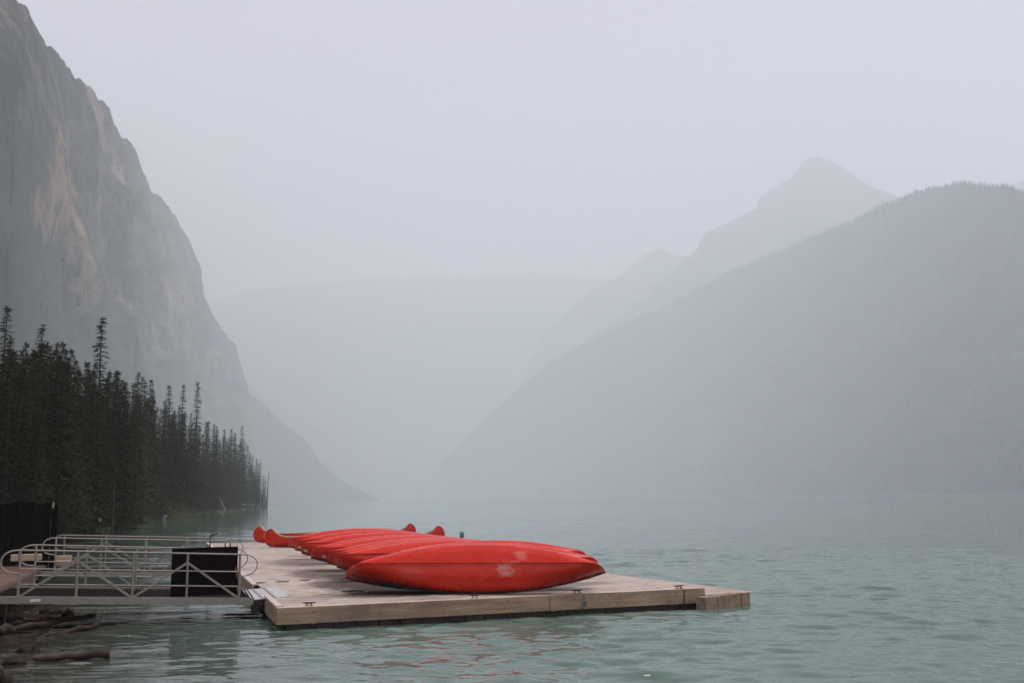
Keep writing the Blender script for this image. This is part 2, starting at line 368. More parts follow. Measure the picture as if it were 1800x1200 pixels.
def make_lake():
    az = np.concatenate([np.linspace(-180, -33, 40)[:-1], np.linspace(-33, 33, 760), np.linspace(33, 180, 40)[1:-1]])
    az = np.radians(az); rr = [5.0]
    while rr[-1] < 46: rr.append(rr[-1] * (1.0023 if rr[-1] > 11 else 1.02))
    while rr[-1] < 300: rr.append(rr[-1] * 1.005)
    while rr[-1] < 21500: rr.append(rr[-1] * 1.08)
    rr = np.array(rr); A, Q = np.meshgrid(az, rr)
    x = Q * np.sin(A); y = Q * np.cos(A); z = np.zeros_like(x)
    rw = np.random.default_rng(3)
    spacing = np.where(Q < 46, Q * 0.0023, Q * 0.005)
    for i in range(110):
        lam = 10 ** rw.uniform(np.log10(0.18), np.log10(2.2))
        th = R(96) + rw.normal(0, 0.24)
        amp = 0.0043 * lam ** 0.75 * (1.0 if lam < 0.6 else (0.6 / lam) ** 0.55)
        k = 2 * np.pi / lam; ph = rw.uniform(0, 6.28)
        fade = np.clip((lam / spacing - 2.2) / 2.5, 0, 1)
        z += amp * fade * np.sin(k * (x * np.cos(th) + y * np.sin(th)) + ph + 0.5 * np.sin(x * .21 + i) + 0.5 * np.sin(y * 0.17 + 2 * i))
    patch = np.clip(0.72 + 0.5 * np_noise(x * 0.6, y, 5, 26, 3), 0.25, 1.15)
    sh = np.interp(y, [p[0] for p in SHORE], [p[1] for p in SHORE])
    dist = x - sh
    calm = np.clip(dist / 9.0, 0.35, 1.0)
    z *= patch * calm
    nr, na = x.shape
    V = np.stack([x, y, z], -1).reshape(-1, 3)
    idx = np.arange(nr * na).reshape(nr, na); nxt = np.roll(idx, -1, axis=1)
    F = np.stack([idx[:-1], nxt[:-1], nxt[1:], idx[1:]], -1).reshape(-1, 4)[:, ::-1]
    me = np_mesh('lake', V, F, True)
    s_ = np.clip(1.0 - (dist - 0.2) / 5.5, 0, 1) * (y < 60)
    at1 = me.attributes.new('shallow', 'FLOAT', 'POINT'); at1.data.foreach_set('value', s_.ravel().astype(np.float32))
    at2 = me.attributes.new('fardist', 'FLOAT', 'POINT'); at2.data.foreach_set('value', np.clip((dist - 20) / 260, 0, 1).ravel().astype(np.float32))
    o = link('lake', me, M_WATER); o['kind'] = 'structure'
    return o
make_lake()

# ------------------------------------------------------------------ left shore ground
def ground_z(d, y):
    """height of the bank at distance d inland from the waterline"""
    near = interp(y, [(0, 1.0), (30, 0.9), (60, 0.7), (500, 1.0), (800, 1.6)])
    z = interp(d, [(-8, -1.6), (-1.5, -0.30), (0, 0.0), (0.8, 0.16), (2, 0.32), (6, 0.62), (15, 1.15), (40, 3.0), (100, 12), (260, 55), (1200, 300)])
    z = z * (near if d > 0 else 1)
    return z
def shore_point(x, y): 
    d = shore_x(y) - x
    return ground_z(d, y) + (0.12 * mnoise.noise(Vector((x * .35, y * .35, 3))) + 0.05 * mnoise.noise(Vector((x * 1.3, y * 1.3, 9)))) * min(1, max(0.25, d / 3))
def make_shore():
    ys = [-60, -30, -10, -4]; y = -4
    while y < 800:
        y += max(0.35, 0.012 * abs(y) * 1.6); ys.append(y)
    while y < 5400: y *= 1.06; ys.append(y)
    ds = [-8, -4, -2.5, -1.5, -.8, -.4, -.15, 0, .15, .3, .5, .75, 1, 1.4, 1.8, 2.3, 3, 3.8, 4.8, 6, 7.5, 9.5, 12, 15, 19, 24, 31, 40, 52, 68, 90, 120, 170, 250, 420]
    V = []; 
    for yy in ys:
        sx = shore_x(yy)
        for d in ds:
            wob = 0.35 * mnoise.noise(Vector((yy * .5, 0, 1))) * min(1.0, 0.3 + abs(yy) / 40)
            x = sx - d + wob
            V.append((x, yy, shore_point(sx - d, yy)))
    n = len(ds); F = [(i * n + j, i * n + j + 1, (i + 1) * n + j + 1, (i + 1) * n + j) for i in range(len(ys) - 1) for j in range(n - 1)]
    o = link('shore_ground', np_mesh('shore_ground', V, F, True), M_GROUND); o['kind'] = 'structure'
make_shore()

# ------------------------------------------------------------------ mountains (lofted from foot line over face to crest and down the back)
def loft_mountain(name, crest, foot, prof, mat, nu=160, nv=70, rough=14, strata=0, back=0.9, seed=1, smooth=True):
    """crest / foot: lists of (t, Vector); prof: list of (s, horizontal fraction, height fraction)"""
    rough *= MS; strata *= MS; ct = [c[0] for c in crest]; V = []
    rows = nv + 14; fr = mnoise.fractal; nz = mnoise.noise
    off = Vector((seed * 7.1, 0, 0))
    for i in range(nu):
        t = i / (nu - 1)
        c = Vector([np.interp(t, ct, [q[1][k] for q in crest]) for k in range(3)])
        f = Vector([np.interp(t, [q[0] for q in foot], [q[1][k] for q in foot]) for k in range(3)])
        dh = Vector((c.x - f.x, c.y - f.y, 0)); out = -dh.normalized()
        # jagged crest line
        c.z += rough * (0.24 * fr(Vector((c.x, c.y, seed * 3)) * (1 / (40.0 * MS)), 0.75, 2.0, 6))
        if strata: c.z += strata * 0.12 * (round(3 * nz(Vector((c.x, c.y, 5)) * (1 / (26.0 * MS)))) / 3)
        for j in range(rows):
            if j < nv:
                s = j / (nv - 1)
                hx = float(np.interp(s, [p[0] for p in prof], [p[1] for p in prof]))
                hz = float(np.interp(s, [p[0] for p in prof], [p[2] for p in prof]))
                p = f + dh * hx; p.z = f.z + (c.z - f.z) * hz
                amp = rough * math.sin(math.pi * min(1, s * 1.02)) ** 0.5 if 0 < s < 1 else 0
                nn = fr(p * (1.0 / (90 * MS)) + off, 0.85, 2.1, 7)
                o = nn * amp * 2.2
                if strata and 0.25 < s < 1:
                    e = min(1, (s - .25) * 5, (1 - s) * 6)
                    q = p * (1 / MS)
                    o += strata * e * 1.7 * nz(Vector((q.x * .004, q.y * .004, q.z * .055 + seed)))
                    rib = 1 - 2 * abs(nz(Vector((q.y * .009 + seed, q.x * .014, q.z * .006))))
                    rib2 = 1 - 2 * abs(nz(Vector((q.y * .026 + seed, q.x * .04, q.z * .030))))
                    o += strata * e * (0.9 * rib + 0.6 * rib2)
                p = p + out * o
            else:
                s = (j - nv + 1) / 14
                p = c + dh.normalized() * (c.z - f.z) * back * s
                p.z = c.z * (1 - s) + nz(p * .01) * 8 * s * (1 - s) - 3 * s
            V.append(p)
    F = [(i * rows + j, (i + 1) * rows + j, (i + 1) * rows + j + 1, i * rows + j + 1) for i in range(nu - 1) for j in range(rows - 1)]
    me = np_mesh(name, [tuple(p) for p in V], F, smooth)
    o = link(name, me, mat); o['kind'] = 'structure'
    return o, V, nu, rows, nv

def crest_px(lst):
    n = len(lst); 
    # parameter follows pixel arc length
    L = [0]
    for a, b in zip(lst[:-1], lst[1:]): L.append(L[-1] + math.hypot(a[0] - b[0], a[1] - b[1]))
    return [(L[i] / L[-1], atD(lst[i][0], lst[i][1], lst[i][2] * MS)) for i in range(n)]
def foot_line(lst): return [(t, Vector((p.x * MS, p.y * MS, p.z))) for t, p in lst]

M_CLIFF = mountain_mat('cliff_rock', 95 * MS, 0.75)
M_SLOPE = mountain_mat('forested_slope', 420 * MS, 0.3)
M_FAR = mountain_mat('far_rock', 330 * MS, 0.3)

cliff_crest = crest_px([(-420, -520, 197), (-160, -190, 221), (-40, -70, 236), (22, 0, 250), (60, 52, 279), (105, 100, 354), (140, 140, 425), (187, 188, 534), (192, 215, 550), (238, 262, 689), (250, 300, 739), (262, 330, 785),
                        (297, 365, 928), (320, 400, 1023), (335, 428, 1077), (352, 468, 1132), (354, 515, 1157), (378, 566, 1217), (412, 606, 1294), (434, 680, 1380)])
cliff_foot = foot_line([(0, Vector((-78, 8, 6))), (0.3, Vector((-92, 110, 6))), (0.55, Vector((-140, 290, 2))), (0.8, Vector((-245, 780, -1))), (1.0, Vector((-268, 1080, -1)))])
prof_cliff = [(0, 0, 0), (0.25, 0.34, 0.17), (0.38, 0.5, 0.29), (0.52, 0.58, 0.46), (0.6, 0.68, 0.54), (0.74, 0.74, 0.74), (0.8, 0.82, 0.79), (0.95, 0.93, 0.97), (1, 1, 1)]
cliff = loft_mountain('cliff_mountain', cliff_crest, cliff_foot, prof_cliff, M_CLIFF, 330, 170, 12, 11, 0.8, 2, False)

slope_crest = crest_px([(330, 560, 1560), (400, 640, 1500), (434, 690, 1470), (470, 722, 1460), (500, 752, 1450), (530, 772, 1440), (560, 812, 1430), (585, 838, 1420), (610, 855, 1410), (635, 868, 1400), (668, 884, 1390)])
slope_foot = foot_line([(0, Vector((-270, 950, -1))), (0.4, Vector((-272, 1100, -1))), (0.8, Vector((-262, 1230, -1))), (1.0, Vector((-190, 1380, -2)))])
prof_slope = [(0, 0, 0), (0.3, 0.3, 0.22), (0.6, 0.6, 0.55), (0.85, 0.85, 0.86), (1, 1, 1)]
lslope = loft_mountain('left_slope', slope_crest, slope_foot, prof_slope, M_SLOPE, 110, 50, 5, 0, 0.9, 4)

lslope2_crest = crest_px([(340, 600, 2250), (420, 668, 2220), (480, 708, 2200), (530, 738, 2180), (590, 772, 2160), (650, 820, 2140), (700, 856, 2120), (760, 884, 2100)])
lslope2_foot = foot_line([(0, Vector((-330, 1700, -1))), (0.6, Vector((-310, 1900, -1))), (1.0, Vector((-165, 2090, -2)))])
lslope2 = loft_mountain('far_left_slope', lslope2_crest, lslope2_foot, prof_slope, M_SLOPE, 80, 40, 6, 0, 0.9, 5)

right_crest = crest_px([(2300, 560, 595), (2100, 460, 630), (1920, 390, 672), (1800, 345, 707), (1760, 331, 745), (1700, 326, 805), (1650, 331, 861), (1600, 346, 918), (1560, 362, 963), (1500, 390, 1038),
                        (1400, 432, 1173), (1280, 482, 1349), (1160, 545, 1510), (1060, 588, 1600), (960, 642, 1700), (880, 714, 1790), (800, 790, 1880), (755, 838, 1940), (715, 872, 2000)])
right_foot = foot_line([(0, Vector((232, 180, -1))), (0.25, Vector((222, 420, -1))), (0.45, Vector((218, 690, -1))), (0.65, Vector((185, 1040, -1))), (0.85, Vector((40, 1530, -1))), (1, Vector((-215, 1990, -2)))])
right = loft_mountain('right_slope', right_crest, right_foot, prof_slope, M_SLOPE, 200, 90, 9, 0, 0.8, 6)

peak_crest = crest_px([(1900, 560, 1553), (1720, 420, 1590), (1640, 375, 1611), (1580, 347, 1627), (1530, 328, 1648), (1490, 300, 1664), (1462, 284, 1678), (1432, 274, 1693), (1412, 282, 1701), (1392, 310, 1715), (1360, 332, 1730),
                       (1336, 347, 1738), (1328, 368, 1738), (1290, 388, 1759), (1238, 410, 1789), (1224, 440, 1796), (1180, 475, 1833), (1120, 530, 1885), (1020, 610, 1959), (900, 730, 2033)])
peak_foot = foot_line([(0, Vector((540, 1130, 60))), (0.5, Vector((330, 1330, 60))), (1, Vector((40, 1680, 0)))])
peak = loft_mountain('peak_mountain', peak_crest, peak_foot, prof_cliff, M_FAR, 280, 70, 9, 5, 0.8, 8)

ridge_crest = crest_px([(1330, 380, 2181), (1230, 452, 2181), (1190, 448, 2181), (1152, 438, 2188), (1130, 450, 2196), (1095, 480, 2211), (1040, 510, 2218), (960, 580, 2218), (900, 700, 2218)])
ridge_foot = foot_line([(0, Vector((360, 1850, 40))), (1, Vector((45, 1920, 0)))])
loft_mountain('rear_ridge', ridge_crest, ridge_foot, prof_slope, M_FAR, 90, 50, 10, 4, 0.8, 9)
edge_crest = crest_px([(1990, 345, 1700), (1880, 300, 1720), (1835, 306, 1740), (1800, 318, 1760), (1770, 330, 1780), (1700, 380, 1800)])
edge_foot = foot_line([(0, Vector((900, 1300, 60))), (1, Vector((700, 1500, 60)))])
loft_mountain('rear_shoulder', edge_crest, edge_foot, prof_slope, M_FAR, 50, 40, 8, 3, 0.8, 12)
far_crest = crest_px([(150, 620, 2649), (330, 545, 2685), (430, 512, 2721), (560, 497, 2757), (640, 490, 2793), (760, 488, 2793), (860, 484, 2793), (940, 480, 2793), (1010, 486, 2793), (1080, 490, 2793), (1200, 470, 2793), (1400, 500, 2793)])
far_foot = foot_line([(0, Vector((-950, 1980, 20))), (0.5, Vector((-150, 1990, -1))), (1, Vector((700, 1980, 20)))])
loft_mountain('valley_head_mountain', far_crest, far_foot, prof_cliff, M_FAR, 120, 60, 14, 8, 0.6, 14)

# ------------------------------------------------------------------ far forests (one mass each)
def cone_forest(name, loft, n, smin, smax, hmin, hmax, seed, tmin=0, tmax=1):
    o, V, nu, rows, nv = loft; r_ = np.random.default_rng(seed)
    A = np.array([tuple(p) for p in V]).reshape(nu, rows, 3)
    fi = r_.uniform(tmin * (nu - 1), tmax * (nu - 1) - 1e-3, n)
    # denser towards the skyline, where single trees can be told
    fj = np.where(r_.random(n) < 0.25, r_.uniform(smax - 0.03, smax, n), r_.uniform(smin, smax, n)) * (nv - 1) - 1e-3
    i0 = fi.astype(int); j0 = np.clip(fj, 0, None).astype(int); a = (fi - i0)[:, None]; b = (np.clip(fj, 0, None) - j0)[:, None]
    P = (A[i0, j0] * (1 - a) + A[i0 + 1, j0] * a) * (1 - b) + (A[i0, j0 + 1] * (1 - a) + A[i0 + 1, j0 + 1] * a) * b
    h = r_.uniform(hmin, hmax, n) ; rad = h * r_.uniform(0.10, 0.16, n)
    k = 5; base = []; 
    ang = np.arange(k) * 2 * np.pi / k
    rot = r_.uniform(0, 6.28, n)
    vs = []; fs = []
    off = 0
    tiers = [(0.05, 0.55, 1.0), (0.38, 0.80, 0.72), (0.66, 1.0, 0.42)]
    per = len(tiers) * (k + 1)
    VV = np.zeros((n, per, 3))
    F1 = []
    for ti, (z0, z1, rr_) in enumerate(tiers):
        o0 = ti * (k + 1)
        for q in range(k):
            jit = r_.uniform(0.7, 1.25, n)
            VV[:, o0 + q, 0] = P[:, 0] + np.cos(ang[q] + rot + ti) * rad * rr_ * jit
            VV[:, o0 + q, 1] = P[:, 1] + np.sin(ang[q] + rot + ti) * rad * rr_ * jit
            VV[:, o0 + q, 2] = P[:, 2] + h * (z0 - 0.04 * jit)
            F1.append((o0 + q, o0 + (q + 1) % k, o0 + k))
        VV[:, o0 + k, 0] = P[:, 0]; VV[:, o0 + k, 1] = P[:, 1]; VV[:, o0 + k, 2] = P[:, 2] + h * z1
    F1 = np.array(F1)
    F = (F1[None] + (np.arange(n) * per)[:, None, None]).reshape(-1, 3)
    ob = link(name, np_mesh(name, VV.reshape(-1, 3), F), M_FARFOREST); ob['kind'] = 'stuff'
    ob['label'] = 'conifer forest covering the hazy slope'
    return ob
cone_forest('slope_forest', right, 22400, 0.0, 1.0, 12, 24, 21)
cone_forest('slope_forest', lslope, 6720, 0.0, 1.0, 12, 24, 22)
cone_forest('slope_forest', lslope2, 2880, 0.0, 1.0, 12, 24, 23)
cone_forest('slope_forest', cliff, 10400, 0.0, 0.36, 12, 24, 24)

# ------------------------------------------------------------------ dock
TH = R(19.2); UX = Vector((math.cos(TH), math.sin(TH), 0)); VX = Vector((-math.sin(TH), math.cos(TH), 0))
ZD = 0.40
FL = at(490, 1068, ZD); FL.z = 0
W, LEN = (at(1238, 1033, ZD) - Vector((FL.x, FL.y, ZD))).dot(UX), 31.0
def dk(u, v, z=ZD): return FL + UX * u + VX * v + Vector((0, 0, z))
def to_dk(p): q = p - FL; return q.dot(UX), q.dot(VX)

dock = thing('floating_dock', 'long weathered wooden floating dock carrying the red canoes', 'dock', (FL.x, FL.y, 0), TH)
secs = [(0, 5.45), (5.49, 13.6), (13.64, 22.0), (22.04, LEN)]
for a, b in secs:
    m = MB(); nb = int((b - a - .02) / 0.142); w = (b - a) / nb
    for k in range(nb):
        m.tint = rnd.random(); dz = rnd.uniform(-.0022, .0022)
        cut = rnd.uniform(2.5, W - 2.5)
        for (x0, x1) in ((0.11, cut - .002), (cut + .002, W - 0.03)):
            m.tint = min(1, max(0, m.tint + rnd.uniform(-.25, .25)))
            m.box(x0, x1, a + k * w + .004, a + (k + 1) * w - .004, ZD - .035, ZD + dz)
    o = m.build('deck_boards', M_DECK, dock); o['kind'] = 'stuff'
# sub frame / floats under the boards
m = MB(); m.box(0.10, W - .1, 0.10, LEN - .1, 0.10, ZD - 0.04); m.build('subframe', M_FLOAT, dock)
m = MB()
for k in range(20):
    x = 0.16 + k * (W - .3) / 20
    m.box(x, x + (W - .3) / 20 - .02, 0.03, 0.5, -0.25, 0.099)
    for zz in (0.04,): m.box(x + .14, x + .24, 0.022, 0.06, 0.0, 0.085)
for k in range(28):
    y = 0.6 + k * 1.05; m.box(0.03, 0.5, y, y + 0.98, -0.25, 0.099); m.box(W - .5, W - .03, y, y + .98, -.25, .099)
o = m.build('float_blocks', M_FLOAT, dock); o['kind'] = 'stuff'
# front fascia boards, joint where the photo shows it
uj = to_dk(at(975, 1048, ZD))[0]
for x0, x1 in ((-0.03, uj - .006), (uj + .006, W)):
    m = MB(); m.tint = rnd.random(); m.box(x0, x1, -0.045, 0.0, 0.105, ZD + .004, bev=.006); m.build('fascia_board', M_FASCIA, dock)
m = MB(); m.box(-0.03, uj + 2.2, 0.002, 0.10, ZD - .03, ZD + .006, bev=.004); m.build('edge_board', M_CURB, dock)
m = MB(); m.box(uj + 2.206, W - .02, 0.002, 0.10, ZD - .03, ZD + .006, bev=.004); m.build('edge_board', M_CURB, dock)
v1a = to_dk(at(455, 1049, ZD))[1]; v1b = to_dk(at(430, 1030, ZD))[1]
for y0, y1 in ((0.004, v1a - .02), (v1b + .02, 13.6), (13.62, 22.0), (22.02, LEN)):
    m = MB(); m.tint = rnd.random(); m.box(-0.045, 0.0, y0, y1, 0.105, ZD - .004, bev=.006); m.build('fascia_board', M_FASCIA, dock)
    m = MB(); m.box(-0.05, 0.075, y0 + .09, y1, ZD - .003, ZD + .038, bev=.008); m.build('curb_strip', M_CURB, dock)
m = MB(); m.box(W - .028, W + .012, 0.002, LEN, 0.105, ZD - .002, bev=.006); m.build('fascia_board', M_FASCIA, dock)
m = MB(); m.box(0, W, LEN + .003, LEN + .045, 0.105, ZD, bev=.006); m.build('fascia_board', M_FASCIA, dock)
# little brackets at the lower edge of the front fascia
for px in (518, 958, 1216):
    u = to_dk(at(px, 1060, .2))[0]
    m = MB(); m.box(u - .045, u + .045, -0.058, -0.0455, 0.098, 0.15); m.build('bracket', M_FASCIA, dock)
# bolt heads
m = MB()
for k in range(34):
    u = .35 + k * (W - .5) / 33 + rnd.uniform(-.08, .08); z = rnd.choice((0.16, 0.34, 0.30))
    c = Vector((u, -0.046, z)); m.tube([c, c + Vector((0, -.008, 0))], .012, 6)
o = m.build('bolt_heads', M_BLACK, dock); o['kind'] = 'stuff'
# cleats
def cleat(px, py, chain=0):
    p = at(px, py, ZD + .04); u, v = to_dk(p); v = 0.065
    m = MB()
    m.tube([(u - .19, v, ZD + .085), (u - .10, v, ZD + .078), (u, v, ZD + .075), (u + .10, v, ZD + .078), (u + .19, v, ZD + .085)], [.010, .017, .020, .017, .010], 8)
    for s in (-1, 1):
        m.tube([(u + s * .055, v, ZD + .072), (u + s * .07, v, ZD + .02), (u + s * .08, v, ZD + .004)], [.016, .017, .028], 8)
    m.box(u - .12, u + .12, v - .03, v + .03, ZD + .0055, ZD + .014, bev=.002)
    m.v = [(u + (x - u) * .62, v + (y - v) * .7, ZD + .006 + (z - ZD - .006) * .8) for x, y, z in m.v]
    c = m.build('cleat', M_BLACK, dock, True)
    if chain:
        ch = MB(); cu = u + (0.10 if chain == 1 else 0.05); z = ZD + .03; y = v
        pts = [(u + .04, v, ZD + .05), (cu, 0.05, ZD + .02), (cu, -.062, ZD - .01)]
        ch.tube(pts, .008, 6)
        zz = ZD - .03; k = 0
        zend = 0.20 if chain == 1 else -0.05
        while zz > zend:
            ring = [(cu + (math.sin(a) * .016 if k % 2 else 0), -.062 + (0 if k % 2 else math.sin(a) * .013) - .012, zz - .026 + math.cos(a) * .028) for a in [i * math.pi / 4 for i in range(8)]]
            ch.tube(ring, .0055, 5, closed=True); zz -= .042; k += 1
        if chain == 1:
            ring = [(cu + math.sin(a) * .05, -.075, .20 + math.cos(a) * .085) for a in [i * math.pi / 6 for i in range(12)]]
            ch.tube(ring, .012, 6, closed=True)
        co = ch.build('chain', M_ALU if chain == 1 else M_BLACK, c, True)
cleat(545, 1062); cleat(843, 1050); cleat(1027, 1042, 1); cleat(1194, 1031, 2)
# flat black hinge pads at the joint between the first two sections
for px, py, r_ in ((456, 1024, .16), (497, 1022, .15), (535, 1019.5, .13)):
    u, v = to_dk(at(px, py, ZD))
    m = MB(); m.tube([(u, v, ZD + .003), (u, v, ZD + .014)], r_, 14)
    m.v = [(u + (x - u), v + (y - v) * .75, z) for x, y, z in m.v]
    m.build('hinge_pad', M_BLACK if px < 460 else M_FLOAT, dock)
m = MB(); m.box(0.1, 3.0, 5.452, 5.488, ZD - .03, ZD - .004); m.build('joint_strip', M_FLOAT, dock)

# scrap of rope and a ring left on the boards by the front canoe
p = at(620, 1039, ZD); m = MB()
m.tube([(-.22, .02, .012), (-.12, -.03, .012), (-.04, .03, .014), (.03, -.02, .02), (.08, .04, .012), (.16, .0, .012), (.23, .02, .012)], .013, 6)
m.tube([(-.02, -.05, .012), (.02, .03, .03), (.07, .06, .012)], .012, 6)
o = m.build('rope_scrap', M_BLACK, None, True); o.location = (p.x, p.y, ZD + .003); tag(o, 'short twisted scrap of dark rope on the dock near the front canoe', 'rope')
p = at(645, 1043, ZD); m = MB(); m.tube([(.05 * math.cos(a), .05 * math.sin(a), .012) for a in [i * math.pi / 6 for i in range(12)]], .011, 6, closed=True); m.tube([(.04, 0, .012), (.06, -.07, .012), (.05, -.15, .012)], .012, 6)
o = m.build('iron_ring', M_BLACK, None, True); o.location = (p.x, p.y, ZD + .003); tag(o, 'small black iron ring on the dock right of the rope scrap', 'ring')

# low float along the right side
def lowfloat():
    pts_top = [at(1240, 1049, .27), at(1318, 1040, .27)]
    c0 = dk(W + .02, -0.02, 0); 
    a0 = pts_top[0]; a1 = pts_top[1]; 
    t = thing('low_float', 'narrow low float with rusty side beside right end of the dock', 'float', (a0.x, a0.y, 0), 0)
    base = Vector((a0.x, a0.y, 0))
    dirn = Vector((a1.x - a0.x, a1.y - a0.y, 0)); L = dirn.length; dirn.normalize()
    # front side blocks
    m0 = MB(); 
    cuts = [0, .26, .31, .52, .80, .85, 1.0]
    for q in range(6):
        s0, s1 = cuts[q] * L + .006, cuts[q + 1] * L - .006
        pr = 0.012 if q in (1, 4) else 0.0
        nrm = Vector((dirn.y, -dirn.x, 0))
        A = [dirn * s0 + nrm * pr, dirn * s1 + nrm * pr, dirn * s1 - nrm * .25, dirn * s0 - nrm * .25]
        mm = MB(); vs = [Vector((p.x, p.y, z)) for z in (-.2, .262) for p in A]
        mm.add(vs, [(3, 2, 1, 0), (4, 5, 6, 7), (0, 1, 5, 4), (1, 2, 6, 5), (2, 3, 7, 6), (3, 0, 4, 7)])
        mm.build('side_block', M_RUSTFLOAT, t)
    # deck boards across the float, following the dock side backwards
    mm = MB(); rr0 = to_dk(a1)
    N = 150
    for k in range(N):
        v0, v1 = -.05 + k * .142, -.05 + (k + 1) * .142 - .008
        wd = interp(v0, [(0, 1.25), (3.0, 0.95), (7.5, .45), (21, .45)])
        if v0 < 0.9:
            # clipped by the slanting front
            uu0 = W + .02
        b_ = [dk(W + .02, v0, 0), dk(W + .02 + wd, v0 + (0.0), 0), dk(W + .02 + wd, v1, 0), dk(W + .02, v1, 0)]
        # keep behind the front line
        nrm = Vector((-dirn.y, dirn.x, 0)); ok = all((Vector((p.x, p.y, 0)) - base).dot(nrm) > -0.02 for p in b_)
        if not ok:
            b2 = []
            for p in b_:
                dd = (Vector((p.x, p.y, 0)) - base).dot(nrm)
                b2.append(p - nrm * dd if dd < 0 else p)
            b_ = b2
        mm.tint = rnd.random()
        vs = [Vector((p.x, p.y, z)) - base for z in (.235, .27) for p in b_]
        if (vs[0] - vs[1]).length < .03: continue
        mm.add(vs, [(3, 2, 1, 0), (4, 5, 6, 7), (0, 1, 5, 4), (1, 2, 6, 5), (2, 3, 7, 6), (3, 0, 4, 7)])
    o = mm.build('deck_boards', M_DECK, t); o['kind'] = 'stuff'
    mm = MB()
    P = [dk(W + .03, 1.2, 0), dk(W + 1.2, 1.2, 0), dk(W + .44, 7.5, 0), dk(W + .44, 21, 0), dk(W + .03, 21, 0)]
    vs = [Vector((p.x, p.y, z)) - base for z in (-.2, .23) for p in P]; n = len(P)
    mm.add(vs, [tuple(reversed(range(n))), tuple(range(n, 2 * n))] + [(i, (i + 1) % n, n + (i + 1) % n, n + i) for i in range(n)])
    mm.build('float_body', M_FLOAT, t)
lowfloat()

# ------------------------------------------------------------------ canoes
def canoe_sections(L, B, D, sheer, stem, ns=72, nc=16, full=2.3, lobe=False):
    hs = []
    for i in range(ns + 1):
        s = -math.cos(math.pi * i / ns); s = math.copysign(abs(s) ** 0.92, s)
        a = abs(s)
        b = B * max(0.03, (1 - a ** full) ** 0.93)
        zk = -D + 0.03 * a * a
        if lobe:          # high rounded ends, the sheer sweeping up steeply just before them
            zt, zm = sheer, -0.02; t = min(1, max(0, (a - .72) / .19))
            zg = zt * t ** 2.6
            if a > .905:
                r = math.sqrt(max(0, 1 - ((a - .905) / .095) ** 2)); zk = zm + (zk - zm) * r; zg = zm + (zt - zm) * max(r, .02)
        else:
            zg = sheer * a ** 4
            k = max(0, (a - (1 - stem)) / stem); g = 1 - math.sqrt(max(0, 1 - k * k))
            zk = zk + (zg - zk) * g * 0.97
        ring = []
        for j in range(nc + 1):
            w = -1 + 2 * j / nc; th = w * math.pi / 2
            y = b * math.copysign(abs(math.sin(th)) ** 0.55, th) * (1 + 0.05 * math.cos(th) * math.sin(2 * abs(th)))
            c = max(0.0, math.cos(th)) ** 0.54
            vee = 0.74 + 0.26 * (1 - abs(math.sin(th)))
            ring.append(Vector((s * L / 2, y, zg + (zk - zg) * c * vee)))
        hs.append(ring)
    return hs
def build_canoe(L, B, D, sheer, stem, hull_mat, trim_mat, seats=True, full=2.3, lobe=False, name='canoe', label='', cat='canoe', group=None):
    root = thing(name, label, cat, group=group)
    secs_ = canoe_sections(L, B, D, sheer, stem, full=full, lobe=lobe)
    ns, nc = len(secs_) - 1, len(secs_[0]) - 1
    V = [tuple(p) for r_ in secs_ for p in r_]
    F = [(i * (nc + 1) + j, i * (nc + 1) + j + 1, (i + 1) * (nc + 1) + j + 1, (i + 1) * (nc + 1) + j) for i in range(ns) for j in range(nc)]
    me = np_mesh('hull', V, F, True); me.materials.append(hull_mat); me.materials.append(M_INSIDE)
    o = link('hull', me, None, root)
    sm = o.modifiers.new('shell', 'SOLIDIFY'); sm.thickness = 0.009; sm.offset = -1; sm.material_offset = 1; sm.material_offset_rim = 1
    # keel strip
    kl = MB(); pts = [secs_[i][nc // 2] + Vector((0, 0, -.002)) for i in range(5, ns - 4)]
    rs = [0.005 + 0.016 * min(1, 6 * min(i, len(pts) - 1 - i) / len(pts)) for i in range(len(pts))]
    kl.tube(pts, rs, 6); kl.build('keel_strip', hull_mat, root, True)
    g = MB()
    for j in (0, nc):
        sgn = -1 if j == 0 else 1
        g.tube([secs_[i][j] + Vector((0, sgn * .006, 0.0)) for i in range(0, ns + 1)], 0.013, 6)
    gw = g.build('gunwale', trim_mat, root, True)
    for sgn in (-1, 1):
        d = MB(); a = [q for q in range(ns + 1) if sgn * secs_[q][0].x > L * .42]
        a = sorted(a, key=lambda q: abs(secs_[q][0].x))
        ll = [secs_[q][0] + Vector((0, .01, .004)) for q in a]; rr_ = [secs_[q][nc] + Vector((0, -.01, .004)) for q in a]
        n = len(a); vs = ll + rr_
        d.add(vs, [(i, i + 1, n + i + 1, n + i) for i in range(n - 1)])
        d.build('end_deck', trim_mat, root)
    if seats:
        for fx in (-0.30, 0.26):
            i = min(range(ns + 1), key=lambda q: abs(secs_[q][0].x - fx * L)); y = secs_[i][nc].y * .93; x = secs_[i][0].x
            q = MB(); q.box(x - .14, x + .14, -y, y, -.13, -.10, bev=.008); q.build('seat', M_PALETRIM, root)
        i = ns // 2; y = secs_[i][nc].y
        q = MB(); q.tube([(0, -y, -.02), (0, 0, -.03), (0, y, -.02)], .024, 8); q.build('thwart', M_PALETRIM, root)
    return root, secs_
def place(root, secs_, e1, n, contact_z):
    zl = -n; yl = zl.cross(e1)
    Rm = Matrix((e1, yl, zl)).transposed()
    pts = [Rm @ p for r_ in secs_ for p in r_]
    zmin = min(p.z for p in pts)
    return Rm, contact_z - zmin + .014
CL = 5.22
